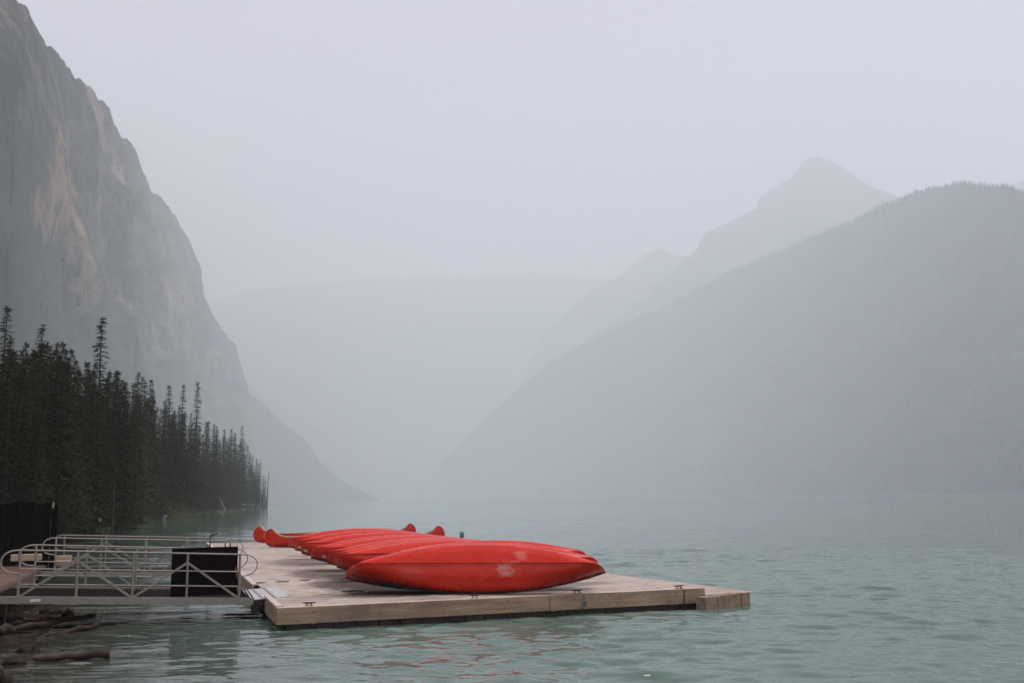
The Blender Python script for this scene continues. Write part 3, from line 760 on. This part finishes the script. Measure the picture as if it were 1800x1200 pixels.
TIPS = [  # left tip pixel, its distance (None: from the tip height), heading deg, pitch deg, tilt of the gunwale plane, label
    (625, 1001, 21.35, -10.0, 0.0, 66, 'front red canoe of the row, lying on its side with pale scuffs', M_RED_SCUFF),
    (616, 1003, 21.30, 2.5, 0.9, 64, 'red canoe directly behind the scuffed front canoe of the row', M_RED),
    (606, 1000, 21.75, 2.5, 3.2, 64, 'third red canoe of the row, its right tip worn white', M_RED_TIP),
    (591, 990, None, 1.0, 0, 54, 'fourth red canoe of the row, just behind the one with the white tip', M_RED),
    (585, 986, None, 1.5, 0, 55, 'fifth red canoe of the overturned row, tip close to the fourth', M_RED),
    (575, 983, None, 2.0, 0, 53, 'middle red canoe of the row, sixth from the front', M_RED),
    (560, 977, None, 0.5, 0, 53, 'seventh red canoe from the front with a white sticker at its left tip', M_RED),
    (546, 975, None, 2.0, 0, 55, 'eighth red canoe of the row, tip sticking out furthest to the left of its neighbours', M_RED),
    (529, 967, None, 1.5, 0, 53, 'third red canoe from the far end of the row, white sticker underneath', M_RED),
    (518, 961, None, 2.5, 0, 51, 'last but one red canoe at the far end of the row', M_RED),
    (506, 956, None, 2.5, 0, 53, 'rearmost red canoe of the overturned row, beside the upright canoes', M_RED),
]
proto, CS = build_canoe(CL, 0.50, 0.40, 0.16, 0.10, M_RED, M_TRIM, True, 2.2)
nh = len(CS)
for i, (px, py, Dl, hd, pt, al, lab, hm) in enumerate(TIPS):
    if i == 0: root = proto
    else:
        root = proto.copy(); C.objects.link(root)
        for ch in list(proto.children):
            c = ch.copy(); C.objects.link(c); c.parent = root
    root['label'] = lab; root['group'] = 'overturned red canoes in a row on the dock'
    e1 = Vector((math.cos(R(hd)) * math.cos(R(pt)), math.sin(R(hd)) * math.cos(R(pt)), math.sin(R(pt))))
    tow = Vector((e1.y, -e1.x, 0)).normalized(); upv = tow.cross(e1) * -1; upv = upv if upv.z > 0 else -upv
    n = (upv * math.cos(R(al)) + tow * math.sin(R(al))).normalized()
    Rm, z0 = place(root, CS, e1, n, ZD + .004)
    tipl = Rm @ Vector((-CL / 2, 0, 0.02)); zt = z0 + tipl.z
    P = at(px, py, zt) if Dl is None else atD(px, py, Dl)
    loc = P - tipl; loc.z = z0
    root.matrix_world = Matrix.Translation(loc) @ Rm.to_4x4()
    for ch in root.children:
        if ch.name.startswith(('hull', 'keel_strip')):
            if hm is not M_RED:
                ch.data = ch.data.copy()
                ch.data.materials[0] = hm
    if i in (6, 8, 9):
        m = MB(); sct = CS[6]; a, b = CS[7], CS[10]
        nc = len(a) - 1
        vs = []
        for rr_ in (a, CS[8], CS[9], b):
            for t in (1, 2, 3):
                p = rr_[nc - t]; q = p + Vector((0, .004, -.001)); vs.append(q)
        fs = [(k * 3 + j, k * 3 + j + 1, (k + 1) * 3 + j + 1, (k + 1) * 3 + j) for k in range(3) for j in range(2)]
        m.add(vs, fs); m.build('sticker', M_STICKER, root)
# two large upright canoes near the far end
def big_canoe(px, py, pxr, lab):
    P = at(px, py, ZD)
    L = 7.6
    root, S = build_canoe(L, 0.60, 0.42, 0.36, 0.10, M_RED, M_PALETRIM, True, 2.8, True, 'large_canoe', lab, 'canoe', 'large upright canoes behind the row')
    e1 = Vector((math.cos(R(10)), math.sin(R(10)), 0)); 
    zl = Vector((0, 0, 1)); Rm = Matrix((e1, zl.cross(e1), zl)).transposed()
    loc = Vector((P.x, P.y, 0)) + e1 * (L / 2 - .15); loc.z = ZD + .43
    root.matrix_world = Matrix.Translation(loc) @ Rm.to_4x4()
    return root
big_canoe(450, 954, 740, 'upright large red canoe farther back on the dock, leftmost red end')
big_canoe(470, 962, 790, 'upright large red canoe nearer than the other upright one, pale gunwale showing')

# small blue grey float behind the canoes
p = at(812, 944, ZD); m = MB()
m.tube([(0, 0, 0), (0, 0, .06), (0, 0, .2), (0, 0, .34), (0, 0, .46), (0, 0, .53), (0, 0, .56)], [.10, .13, .16, .165, .14, .08, .02], 14)
o = m.build('mooring_buoy', M_BLUE, None, True)
bp = atD(812, 938, 42.0); o.location = (bp.x, bp.y, 0.66); o.scale = (.6, .6, .6)
tag(o, 'small rounded blue grey buoy peeking above the red canoes', 'buoy')
m = MB(); m.tube([(0, 0, -.42), (0, 0, -.2), (0, 0, 0.01)], .07, 8); m.build('stand_post', M_FLOAT, o)

# ------------------------------------------------------------------ gangways
def gangway(origin, z0, z1, length, width, npost, label, sign=False, chainlock=False):
    """local x runs along the gangway from the shore end to the dock end, y across"""
    t = thing('gangway', label, 'gangway', (origin.x, origin.y, 0), TH, 'metal gangways between shore deck and dock')
    def zz(x): return z0 + (z1 - z0) * x / length
    Hr = 0.885
    for y in (0.0, width):
        m = MB(); m.bar((-.35, y, zz(-.35) - .02), (length + .28, y, zz(length + .28) - .02), .06, .135); m.build('stringer', M_ALU, t)
    # floor sheet and tread bars
    m = MB(); m.bar((-.5, width / 2, zz(-.5) - .035), (length + .32, width / 2, zz(length + .32) - .035), width - .07, .03); m.build('floor_sheet', M_GRATE, t)
    m = MB(); k = 0; x = -.45
    while x < length + .3:
        m.bar((x, .05, zz(x) + .0), (x + .05, width - .05, zz(x) + .0), .024, .04); x += .062
    o = m.build('tread_bars', M_GRATE, t); o['kind'] = 'stuff'
    xs = [length * k / (npost - 1) for k in range(npost)]
    for si, y in enumerate((0.0, width)):
        for x in xs:
            m = MB(); m.tube([(x, y, zz(x) - .10), (x, y, zz(x) + Hr)], .024, 8); p = m.build('post', M_ALU, t, True)
            m = MB(); m.bar((x - .05, y - .035 if si == 0 else y + .035, zz(x) - .02), (x + .05, y - .035 if si == 0 else y + .035, zz(x) - .02), .012, .14); m.build('foot_bracket', M_ALU, p)
        # top rail with its end loops
        def loop(x, sgn, rad):
            za, zb = zz(x) + Hr, zz(x) + Hr * .52
            c = (za + zb) / 2; hh = (za - zb) / 2
            return [(x + sgn * rad * math.sin(a) ** .8, y, c + hh * math.cos(a)) for a in [i * math.pi / 10 for i in range(11)]]
        lp = loop(-.02, -1, .30)
        m = MB(); m.tube(list(reversed(lp)) + [(q * length / 8, y, zz(q * length / 8) + Hr) for q in range(0, 9)], .019, 8); m.build('top_rail', M_ALU, t, True)
        m = MB(); m.tube(loop(length + .01, 1, .33), .011, 8); m.build('end_loop', M_ALU, t, True)
        for fz in (.62, .30):
            m = MB(); m.tube([(0, y, zz(0) + Hr * fz), (length, y, zz(length) + Hr * fz)], .0145, 6); m.build('rail', M_ALU, t, True)
        # truss diagonals
        for k in range(npost - 1):
            xa, xb = xs[k], xs[k + 1]
            if k % 2 == 0: a, b = (xa, y, zz(xa) + .03), (xb, y, zz(xb) + Hr * .80)
            else: a, b = (xa, y, zz(xa) + Hr * .80), (xb, y, zz(xb) + .03)
            m = MB(); m.bar(a, b, .042, .042); m.build('brace', M_ALU, t)
    if sign:
        x = 0.30
        m = MB(); m.bar((x - .09, -.036, zz(x) - .02), (x + .09, -.036, zz(x) - .02), .006, .05); m.build('label_plate', M_STICKER, t)
        # landing plate over the dock edge
        zt = ZD + .018
        m = MB(); x0 = length + .24
        vs = [Vector(q) for q in ((x0, .02, zz(x0) + .005), (x0, width - .02, zz(x0) + .005), (x0 + .75, width - .02, zt), (x0 + .75, .02, zt))]
        vs += [q - Vector((0, 0, .012)) for q in vs]
        m.add(vs, [(0, 1, 2, 3), (7, 6, 5, 4), (0, 4, 5, 1), (1, 5, 6, 2), (2, 6, 7, 3), (3, 7, 4, 0)])
        pl = m.build('landing_plate', M_ALUPLATE, t)
        for q in (.22, .46):
            m = MB(); zq = zz(x0) + (zt - zz(x0)) * q / .75 + .007
            m.bar((x0 + q, .04, zq), (x0 + q, width - .04, zq), .05, .012); m.build('ridge', M_ALU, pl)
        m = MB(); m.box(x0 + .02, x0 + .16, .0, .25, .12, zz(x0) - .02); m.build('support_block', M_FLOAT, t)
    if chainlock:
        x = length - .06
        m = MB(); m.box(x - .03, x + .03, .02, .055, zz(x) + .50, zz(x) + .60, bev=.006); m.box(x, x + .05, .01, .05, zz(x) + .42, zz(x) + .50, bev=.006)
        m.tube([(x - .02, .04, zz(x) + .60), (x - .015, .04, zz(x) + .65), (x + .015, .04, zz(x) + .65), (x + .02, .04, zz(x) + .60)], .008, 6)
        m.build('padlock', M_BRASS, t)
    return t
g1r = at(420, 1049, .44); g1 = Vector((g1r.x, g1r.y, 0)) - UX * 3.97
gangway(g1, .58, .385, 3.97, 2.45, 5, 'nearer grey metal gangway with truss rails and the black board', True, True)
g2r = at(380, 1003, .47); g2 = Vector((g2r.x, g2r.y, 0)) - UX * 4.0
gangway(g2, .56, .37, 4.35, 2.35, 5, 'farther grey metal gangway with truss rails, behind the black board', False)

# black board tied to the nearer gangway's rail
pb0 = g1 + UX * 2.68 + VX * .06; 
t = thing('black_board', 'black rectangular board standing against the nearer gangway railing', 'board', (pb0.x, pb0.y, 0), TH)
m = MB(); m.box(0, 1.25, 0, .022, .50, 1.425, bev=.003); m.build('sheet', M_PANEL, t)
m = MB(); 
for z in (.56, 1.36): m.box(.02, 1.23, .0225, .06, z - .03, z + .03)
m.build('batten', M_PANEL, t)
# black pole with a short arm near the far gangway's end
bp = atD(369, 962, 28.5)
t = thing('pole', 'thin black pole with a short arm above the black board', 'pole', (bp.x, bp.y, 0))
zt_ = atD(369, 940, 28.5).z
m = MB(); m.tube([(0, 0, .45), (0, 0, zt_)], [.022, .017], 8); m.tube([(0, 0, .44), (0, 0, .46)], .09, 10); m.build('shaft', M_BLACK, t, True)
m = MB(); m.tube([(-.01, 0, zt_ - .01), (.10, 0, zt_ + .02), (.23, 0, zt_ + .045)], [.016, .022, .014], 8); m.tube([(.05, 0, zt_ + .01), (.05, 0, zt_ - .07)], .014, 6); m.build('arm', M_BLACK, t, True)

# ------------------------------------------------------------------ shore deck, fence, beams
sd0 = g1 - UX * .52
deck = thing('shore_deck', 'brown plank shore deck at the left ends of the gangways', 'deck', (sd0.x, sd0.y, 0), TH)
m = MB(); y = 0.75
while y < 9.6:
    m.tint = rnd.random(); x0 = -5.5; cut = rnd.uniform(-4, -1.2)
    m.box(x0, cut - .003, y, y + .136, .63, .668 + rnd.uniform(-.003, .003)); m.tint = rnd.random()
    m.box(cut + .003, rnd.uniform(-.02, .0), y, y + .136, .63, .668 + rnd.uniform(-.003, .003)); y += .145
o = m.build('deck_boards', M_BROWNDECK, deck); o['kind'] = 'stuff'
m = MB(); m.box(-5.5, -.03, .70, .745, .40, .667, bev=.005); m.build('fascia_board', M_BROWNDECK, deck)
m = MB(); m.box(.004, .05, .745, 9.6, .40, .66, bev=.005); m.build('fascia_board', M_BROWNDECK, deck)
m = MB(); m.box(-5.5, -.02, -1.3, .69, .50, .56); m.build('landing_slab', M_CURB, deck)
for yy in (0.95, 3.3, 6.0, 9.2):
    for xx in (-.15, -2.6, -5.0):
        m = MB(); m.box(xx - .07, xx + .07, yy - .07, yy + .07, -.6, .629); m.build('pile', M_BROWNDECK, deck)
def beam(px0, px1, py_top, py_bot, D, lab):
    a = atD(px0, py_bot, D); b = atD(px1, py_bot, D * 1.012); h = (py_bot - py_top) * D / FPX
    L = (b - a).length; o = MB().box(0, L, 0, .22, 0, h, bev=.008).build('timber_beam', M_BEAM)
    o.location = (a.x, a.y, a.z); o.rotation_euler = (0, 0, TH); tag(o, lab, 'timber', 'pale timber beams at the back of the shore deck')
beam(18, 72, 975, 986, 26.2, 'pale timber beam lying on the shore deck in front of the dark fence')
beam(97, 120, 977, 985, 27.5, 'upper of two short pale timbers right of the dark fence')
beam(98, 117, 985.5, 993, 27.2, 'lower of two short pale timbers right of the dark fence')
# dark fence behind the deck
fa = atD(86, 985, 27.8); 
fence = thing('board_fence', 'near black vertical board fence at the left edge behind the shore deck', 'fence', (fa.x, fa.y, 0), TH)
x = -0.02; k = 0
while x > -5.2:
    w = rnd.uniform(.17, .21); m = MB(); m.tint = rnd.random()
    top = 2.33 + rnd.uniform(-.03, .05) + (0.0 if k else .0)
    y0 = rnd.uniform(-.006, .006)
    m.box(x - w, x - .008, y0, y0 + .03, .62, top, bev=.004); m.build('board', M_DARKWOOD, fence); x -= w; k += 1
for xx in (.03, -1.9, -3.8):
    m = MB(); m.box(xx - .02, xx + .12, .05, .19, .3, 2.30, bev=.01); m.build('post', M_DARKWOOD, fence)
m = MB(); m.box(.008, .05, .02, .045, 2.20, 2.36, bev=.004); m.build('pale_tab', M_BEAM, fence)
for z in (1.0, 2.0):
    m = MB(); m.box(-5.2, .0, .032, .07, z, z + .09); m.build('rail', M_DARKWOOD, fence)

# ------------------------------------------------------------------ conifers
def conifer_meshes(seed, H=18.0, rad=1.7, base=0.16, levels=58, clump=0.0, sparse=0.0, drop=0.45, lean=0.0):
    r_ = random.Random(seed); V = []; F = []
    def tp(f):   # trunk axis
        return Vector((lean * H * f * f + .12 * math.sin(f * 7 + seed), .10 * math.sin(f * 5 + 2 * seed), H * f))
    for k in range(levels):
        f = base + (1 - base) * (k + r_.random()) / levels
        q = (f - base) / (1 - base)
        prof = (1 - q) ** 0.80 * (0.55 + 0.45 * min(1, q * 5 + .35))
        cl = 1.0 - clump * (0.5 + 0.5 * math.sin(q * 38 + seed)) if clump else 1.0
        nb = r_.randint(4, 7)
        for j in range(nb):
            if r_.random() < sparse: continue
            az = r_.uniform(0, 2 * math.pi); L = (rad * prof * r_.uniform(.55, 1.15) * cl + .16)
            ca, sa = math.cos(az), math.sin(az); o = tp(f)
            nn = max(2, int(L / .28))
            for s in range(nn):
                u = (s + .35 + r_.uniform(-.2, .3)) / nn
                c = o + Vector((ca * L * u, sa * L * u, -drop * L * u * u + .12 * L * u))
                ln = r_.uniform(.25, .46) * (0.55 + .45 * min(1, L / 1.2)); wd = ln * r_.uniform(.34, .58)
                for side in (-1, 1):
                    d = Vector((ca * .8 - side * sa * .6, sa * .8 + side * ca * .6, r_.uniform(-.55, .12))).normalized()
                    pz = d.cross(Vector((0, 0, 1))).normalized(); pz = (pz + Vector((0, 0, r_.uniform(-.7, .7)))).normalized()
                    b = len(V)
                    V += [c - d * ln * .25, c + d * ln * .35 + pz * wd * .5, c + d * ln, c + d * ln * .35 - pz * wd * .5]
                    F.append((b, b + 1, b + 2, b + 3))
    # leader
    for k in range(10):
        f = 0.965 + .035 * k / 10; c = tp(f); az = r_.uniform(0, 6.28); d = Vector((math.cos(az), math.sin(az), .8)).normalized(); b = len(V); w = d.orthogonal().normalized() * .05
        V += [c, c + d * .14 + w, c + d * .3, c + d * .14 - w]; F.append((b, b + 1, b + 2, b + 3))
    crown = np_mesh('crown', [tuple(p) for p in V], F); crown.materials.append(M_SPRUCE)
    t = MB(); N = 9
    t.tube([tp(i / N) for i in range(N + 1)], [.14 * (1 - .9 * i / N) + .012 for i in range(N + 1)], 7)
    for k in range(14):   # dead lower limbs
        f = r_.uniform(.05, base + .12); az = r_.uniform(0, 6.28); o = tp(f); L = r_.uniform(.4, 1.2)
        t.tube([o, o + Vector((math.cos(az) * L * .6, math.sin(az) * L * .6, -.05)), o + Vector((math.cos(az) * L, math.sin(az) * L, -.28 * L))], [.022, .015, .005], 4)
    trunk = t.mesh('trunk', True); trunk.materials.append(M_BARK)
    return crown, trunk
VAR = {
    'spire': conifer_meshes(1, rad=1.75, base=.05, levels=92), 'spire2': conifer_meshes(2, rad=1.55, base=.04, levels=96),
    'full': conifer_meshes(3, rad=2.6, base=.04, levels=92), 'full2': conifer_meshes(4, rad=2.2, base=.05, levels=92),
    'clumpy': conifer_meshes(5, rad=2.0, base=.10, levels=84, clump=.62, sparse=.05), 'bare': conifer_meshes(6, rad=1.2, base=.40, levels=40, sparse=.15),
    'sparse': conifer_meshes(7, rad=1.6, base=.2, levels=36, clump=.6, sparse=.35, drop=.1), 'ragged': conifer_meshes(8, rad=1.8, base=.10, levels=72, clump=.5, sparse=.12),
}
def snag_meshes(seed, lean):
    r_ = random.Random(seed); t = MB(); H = 10
    tp = lambda f: Vector((lean * H * f, .05 * math.sin(f * 9), H * f))
    t.tube([tp(i / 8) for i in range(9)], [.16 * (1 - .85 * i / 8) + .01 for i in range(9)], 7)
    for k in range(34):
        f = r_.uniform(.25, .98); az = r_.uniform(0, 6.28); o = tp(f); L = r_.uniform(.25, .9) * (1.1 - f * .6)
        t.tube([o, o + Vector((math.cos(az) * L, math.sin(az) * L, r_.uniform(-.35, .15) * L))], [.022, .006], 4)
    me = t.mesh('trunk', True); me.materials.append(M_PALEBARK); return me
SNAG = snag_meshes(31, .03); SNAG.materials[0] = M_BARK; SNAGL = snag_meshes(32, -.38)
ntree = 0
def tree(px, top_y, D, kind, label=None, wid=1.0):
    global ntree
    p0 = atD(px, 700, D); x, y = p0.x, p0.y
    # shift onto land: keep the pixel column but stay inland of the waterline
    zb = shore_point(x, y) - .05
    zt = atD(px, top_y, D).z; H = max(2.0, zt - zb)
    lab = label or 'dark spruce in the crowded shoreline stand, no different from its neighbours'
    t = thing('spruce_tree', lab, 'tree', (x, y, zb), 0, 'spruces of the shoreline forest')
    c, tr = VAR[kind]; s = H / 18.0; w = wid * (0.55 * s + .45 * min(s, 1.15)) * (1.22 if D > 230 else 1.08)
    a = rnd.uniform(0, 6.28)
    for nm, me in (('crown', c), ('trunk', tr)):
        o = link(nm, me, None, t); o.scale = (w, w, s); o.rotation_euler = (0, 0, a)
    ntree += 1
    return t
def shoreD(px):
    """distance at which the sight line of this pixel column meets the left shore"""
    k = (px - 900) / FPX; best = None
    for yy in np.arange(30, 472, 1.0):
        if k * yy / math.cos(PITCH) <= shore_x(yy): return yy
    return 472
# trees with a look of their own
tree(4, 538, 66, 'spire2', 'tall thin spruce cut by the left edge of the picture')
tree(68, 570, 88, 'full', 'broad full crowned spruce left of the tallest tree')
tree(118, 640, 64, 'sparse', 'gaunt sparse topped spruce between the broad spruce and the tallest tree')
tree(176, 558, 80, 'clumpy', 'tallest spruce with a clumpy ragged top standing above the forest', 1.15)
tree(163, 640, 84, 'full2', 'dense spruce pressed against the left side of the tallest tree')
tree(207, 690, 71, 'bare', 'slender spruce with a long bare pale trunk at the water edge')
tree(240, 655, 128, 'spire', 'left spruce of the group of three rising right of the tallest tree')
tree(251, 662, 118, 'clumpy', 'middle spruce of the group of three rising right of the tallest tree')
tree(263, 668, 125, 'full2', 'right spruce of the group of three rising right of the tallest tree')
tree(298, 677, 158, 'spire', 'left one of three pointed spruces that rise above the tree line')
tree(320, 676, 162, 'ragged', 'middle one of three pointed spruces that rise above the tree line')
tree(346, 671, 170, 'clumpy', 'right one of three pointed spruces that rise above the tree line')
tree(272, 720, 150, 'bare', 'spruce with a bare pale trunk behind the shrub mound')
tree(428, 749, 372, 'ragged', 'last tall spruce before the forest drops towards the point')
# the stand
ENV = [(-60, 600), (0, 592), (40, 598), (60, 600), (100, 596), (135, 620), (150, 636), (170, 650), (208, 650), (230, 668), (262, 672), (283, 700), (300, 702), (330, 715), (356, 735), (375, 742), (400, 752), (412, 752), (436, 776), (450, 802), (462, 812), (474, 826)]
ZONES = [(64, 'left of the broad spruce'), (172, 'from the broad spruce to the tallest tree'), (238, 'between the tallest tree and the first group of three'), (300, 'between the two groups of three spires'), (346, 'among the three pointed spires'), (428, 'between the three spires and the last tall spruce'), (999, 'beyond the last tall spruce towards the point')]
for px in [2 + 3.6 * q for q in range(131)]:
    for row in range(2):
        q = px + rnd.uniform(-2.4, 2.4)
        D0 = shoreD(q + 3) + 1.2
        D = D0 * rnd.uniform(1.02, 1.10) if row == 0 else D0 * rnd.uniform(1.12, 1.45)
        if q < 120 and D < 50: D = rnd.uniform(50, 66)
        if q > 420: D = min(D, 470 - rnd.uniform(0, 40)) 
        env = interp(q, ENV)
        lift = rnd.random() ** 1.3 * (120 if row == 0 else 46) * (1.0 if q < 380 else .55)
        top = env + lift + (14 if row == 0 else 0)
        zone = next(z for lim, z in ZONES if q < lim)
        tree(q, top, D, rnd.choice(['spire', 'spire2', 'full', 'full2', 'spire', 'spire2', 'clumpy', 'ragged']), ('dark front spruce ' if row == 0 else 'hazier rear spruce ') + zone, rnd.uniform(.85, 1.15))
for k in range(30):      # the same stand goes on past the left edge of the picture
    q = -14 - k * 15 + rnd.uniform(-6, 6)
    tree(q, interp(q, [(-480, 430), (0, 600)]) + rnd.uniform(-10, 60), rnd.uniform(48, 85), rnd.choice(['spire', 'full', 'full2', 'ragged']), 'dark front spruce left of the broad spruce')
for px, ty, D, me, lab in ((469, 828, 458, SNAG, 'bare dead snag at the very tip of the wooded point'), (461, 834, 460, SNAG, 'bare dead snag just left of the tip of the wooded point'), (397, 836, 292, SNAGL, 'pale dead trunk leaning left at the water edge of the forest')):
    p0 = atD(px, 880, D); zb = shore_point(p0.x, p0.y); H = atD(px, ty, D).z - zb
    t = thing('dead_tree', lab, 'tree', (p0.x, p0.y, zb), 0); o = link('trunk', me, None, t); o.scale = (1.3 * H / 10,) * 2 + (H / 10,)
print('trees', ntree)

# ------------------------------------------------------------------ shrubs, fallen logs, stumps on the bank
def shrub(px, py, z, w, h, n, label, seed):
    r_ = random.Random(seed); p = at(px, py, z); V = []; F = []
    for k in range(n):
        a = r_.uniform(0, 6.28); rr_ = math.sqrt(r_.random()); hh = (1 - rr_ ** 2) ** .5 * h * r_.uniform(.35, 1.0) * (1 + .25 * math.sin(3 * a + seed))
        c = Vector((math.cos(a) * rr_ * w, math.sin(a) * rr_ * w * .6, hh)); d = Vector((r_.uniform(-1, 1), r_.uniform(-1, 1), r_.uniform(-.3, 1))).normalized(); s = r_.uniform(.09, .2) * (h / 1.2) ** .5
        e = d.orthogonal().normalized() * s * .5; b = len(V)
        V += [c - d * s * .4, c + e, c + d * s, c - e]; F.append((b, b + 1, b + 2, b + 3))
    t = thing('shrub', label, 'shrub', (p.x, p.y, shore_point(p.x, p.y)), 0)
    me = np_mesh('foliage', [tuple(q) for q in V], F); link('foliage', me, M_SHRUB, t)
    m = MB()
    for k in range(9):
        a = r_.uniform(0, 6.28); m.tube([(0, 0, -.1), (math.cos(a) * w * .4, math.sin(a) * w * .3, h * .35), (math.cos(a) * w * .7, math.sin(a) * w * .45, h * .6)], [.03, .02, .008], 5)
    m.build('stem', M_BARK, t)
shrub(300, 906, .4, 3.6, 1.9, 2600, 'rounded green shrub mound overhanging the water, larger one', 1)
shrub(322, 908, .3, 2.4, 1.3, 1500, 'low green shrub at the right end of the shrub mound', 2)
shrub(236, 912, .5, 2.2, .9, 900, 'low sprawling shrub left of the shrub mound', 3)
shrub(152, 922, .9, 1.6, .9, 900, 'dim shrub on the bank behind the fallen log', 4)
shrub(365, 902, .5, 3.4, 1.7, 1100, 'shrub on the bank right of the mound, under the spruces', 5)
shrub(408, 896, .6, 4.5, 2.0, 1100, 'shrub near the foot of the last tall spruce', 6)
shrub(447, 891, .6, 5.0, 1.8, 900, 'shrub low on the wooded point', 7)
def log(p, q, r0, r1, label, mat=M_LOG, seed=0, branches=0):
    r_ = random.Random(seed); p, q = Vector(p), Vector(q); N = 18; d = q - p
    pts = [p + d * i / N + Vector((0, 0, .35 * r0 * math.sin(i * .9 + seed))) + Vector((r_.uniform(-.2, .2) * r0, r_.uniform(-.2, .2) * r0, 0)) for i in range(N + 1)]
    base = p.copy(); m = MB(); n = 11
    m.tube([x - base for x in pts], [r0 + (r1 - r0) * i / N for i in range(N + 1)], n)
    for k in range(len(m.v)):
        v = Vector(m.v[k]); m.v[k] = tuple(v * 1.0 + Vector((0, 0, 1)) * .55 * r0 * mnoise.noise(v * 6 + Vector((seed, 0, 0))))
    for k in range(branches):
        o_ = pts[r_.randint(3, N - 1)] - base; m.tube([o_, o_ + Vector((r_.uniform(-.1, .1), r_.uniform(-.1, .05), r_.uniform(.12, .25)))], [.022, .008], 5)
    o = m.build('driftwood_log', mat, None, True); o.location = base; tag(o, label, 'log', 'driftwood and fallen logs along the left shore'); return o
A = at(193, 1150, .06); B = at(62, 1158, .05)
log(B, A + Vector((0, 0, .03)), 0.04, .068, 'thick driftwood log with a sawn end in the foreground water', seed=1)
log(at(175, 1097, .05), at(60, 1122, .0), .05, .03, 'thin dark driftwood log pointing out below the gangway', seed=2)
log(at(165, 1081, .12), at(-10, 1110, .10), .045, .06, 'long knobbly driftwood log with stubs at the shore below the gangway', seed=3, branches=5)
log(at(22, 1104, .2), at(-30, 1112, .25), .07, .09, 'short reddish log lying on the dark bank at the left edge', seed=4)
log(at(130, 1084, .10), at(40, 1090, .22), .03, .04, 'slim log behind the long knobbly driftwood log', seed=5)
log(at(14, 1196, .10), at(-30, 1178, .3), .08, .10, 'light brown log end in the bottom left corner', seed=6)
log(at(140, 921, .75), at(192, 927, .6), .16, .13, 'pale fallen log lying on the grassy bank', M_PALEBARK, 7)
log(at(171, 921, .8), at(176, 912, 1.3), .12, .10, 'pale leaning stump on the bank behind the fallen log', M_PALEBARK, 8)
log(at(288, 911, .1), at(292, 906, .5), .22, .12, 'pale upturned stump at the water edge left of the shrub mound', M_PALEBARK, 9)
# dark stones on the near bank
for k, (px, py, s) in enumerate(((12, 1128, .22), (48, 1140, .16), (90, 1072, .2), (25, 1160, .18), (118, 1075, .14))):
    p = at(px, py, .05); bm = bmesh.new(); bmesh.ops.create_icosphere(bm, subdivisions=3, radius=s)
    for v in bm.verts:
        v.co *= 1 + .35 * mnoise.noise(v.co * (1.2 / s) + Vector((k * 5, 0, 0))); v.co.z *= .6
    me = bpy.data.meshes.new('stone'); bm.to_mesh(me); bm.free()
    o = link('shore_stone', me, M_GRAVEL); o.location = (p.x, p.y, .02)
    tag(o, ['dark stone at the left edge, right below the reddish log', 'low dark stone between the shore and the sawn log', 'dark stone under the gangway stringer', 'dark stone nearest the bottom left corner', 'small dark stone under the gangway, right of another'][k], 'stone', 'dark stones on the near bank')

V = []; F = []
ico = [(0, 0, 1), (0.894, 0, .447), (.276, .851, .447), (-.724, .526, .447), (-.724, -.526, .447), (.276, -.851, .447), (.724, .526, -.447), (-.276, .851, -.447), (-.894, 0, -.447), (-.276, -.851, -.447), (.724, -.526, -.447), (0, 0, -1)]
icf = [(0, 1, 2), (0, 2, 3), (0, 3, 4), (0, 4, 5), (0, 5, 1), (1, 6, 2), (2, 7, 3), (3, 8, 4), (4, 9, 5), (5, 10, 1), (2, 6, 7), (3, 7, 8), (4, 8, 9), (5, 9, 10), (1, 10, 6), (6, 11, 7), (7, 11, 8), (8, 11, 9), (9, 11, 10), (10, 11, 6)]
for k in range(2200):
    y = 11 + 60 * rnd.random() ** 1.8; d = rnd.uniform(-.25, 1) + 3.5 * rnd.random() ** 2; x = shore_x(y) - d
    s_ = .02 + .09 * rnd.random() ** 3; zc = shore_point(x, y); b0 = len(V); sq = rnd.uniform(.4, .8); a = rnd.uniform(0, 6.28); lx = rnd.uniform(.8, 1.6)
    for (px, py, pz) in ico:
        j = rnd.uniform(.8, 1.2) * s_; qx = px * lx; V.append((x + (qx * math.cos(a) - py * math.sin(a)) * j, y + (qx * math.sin(a) + py * math.cos(a)) * j, zc + pz * j * sq))
    F += [(p_ + b0, q_ + b0, r__ + b0) for p_, q_, r__ in icf]
o = link('shore_gravel', np_mesh('shore_gravel', V, F), M_GRAVEL); o['kind'] = 'stuff'; o['label'] = 'dark gravel and pebbles along the near waterline'
# ------------------------------------------------------------------ haze (smoke filling the valley)
hz = bpy.data.meshes.new('haze'); bm = bmesh.new(); bmesh.ops.create_cube(bm, size=1)
X0, X1, Y0, Y1, Z0, Z1 = -23000, 23000, -23000, 23500, -9.0, 2420.0
for v in bm.verts: v.co = ((v.co.x + .5) * (X1 - X0) + X0, (v.co.y + .5) * (Y1 - Y0) + Y0, (v.co.z + .5) * (Z1 - Z0) + Z0)
bm.to_mesh(hz); bm.free()
mh = bpy.data.materials.new('smoke_haze'); mh.use_nodes = True; nn = mh.node_tree.nodes; nn.clear()
ho = nn.new('ShaderNodeOutputMaterial'); hv = nn.new('ShaderNodeVolumePrincipled')
hv.inputs['Density'].default_value = 0.00033; hv.inputs['Color'].default_value = (0.912, 0.974, 1.0, 1); hv.inputs['Anisotropy'].default_value = 0.0
mh.node_tree.links.new(hv.outputs[0], ho.inputs['Volume'])
o = link('haze', hz, mh); o['kind'] = 'stuff'; o['label'] = 'pale smoke haze filling the valley'
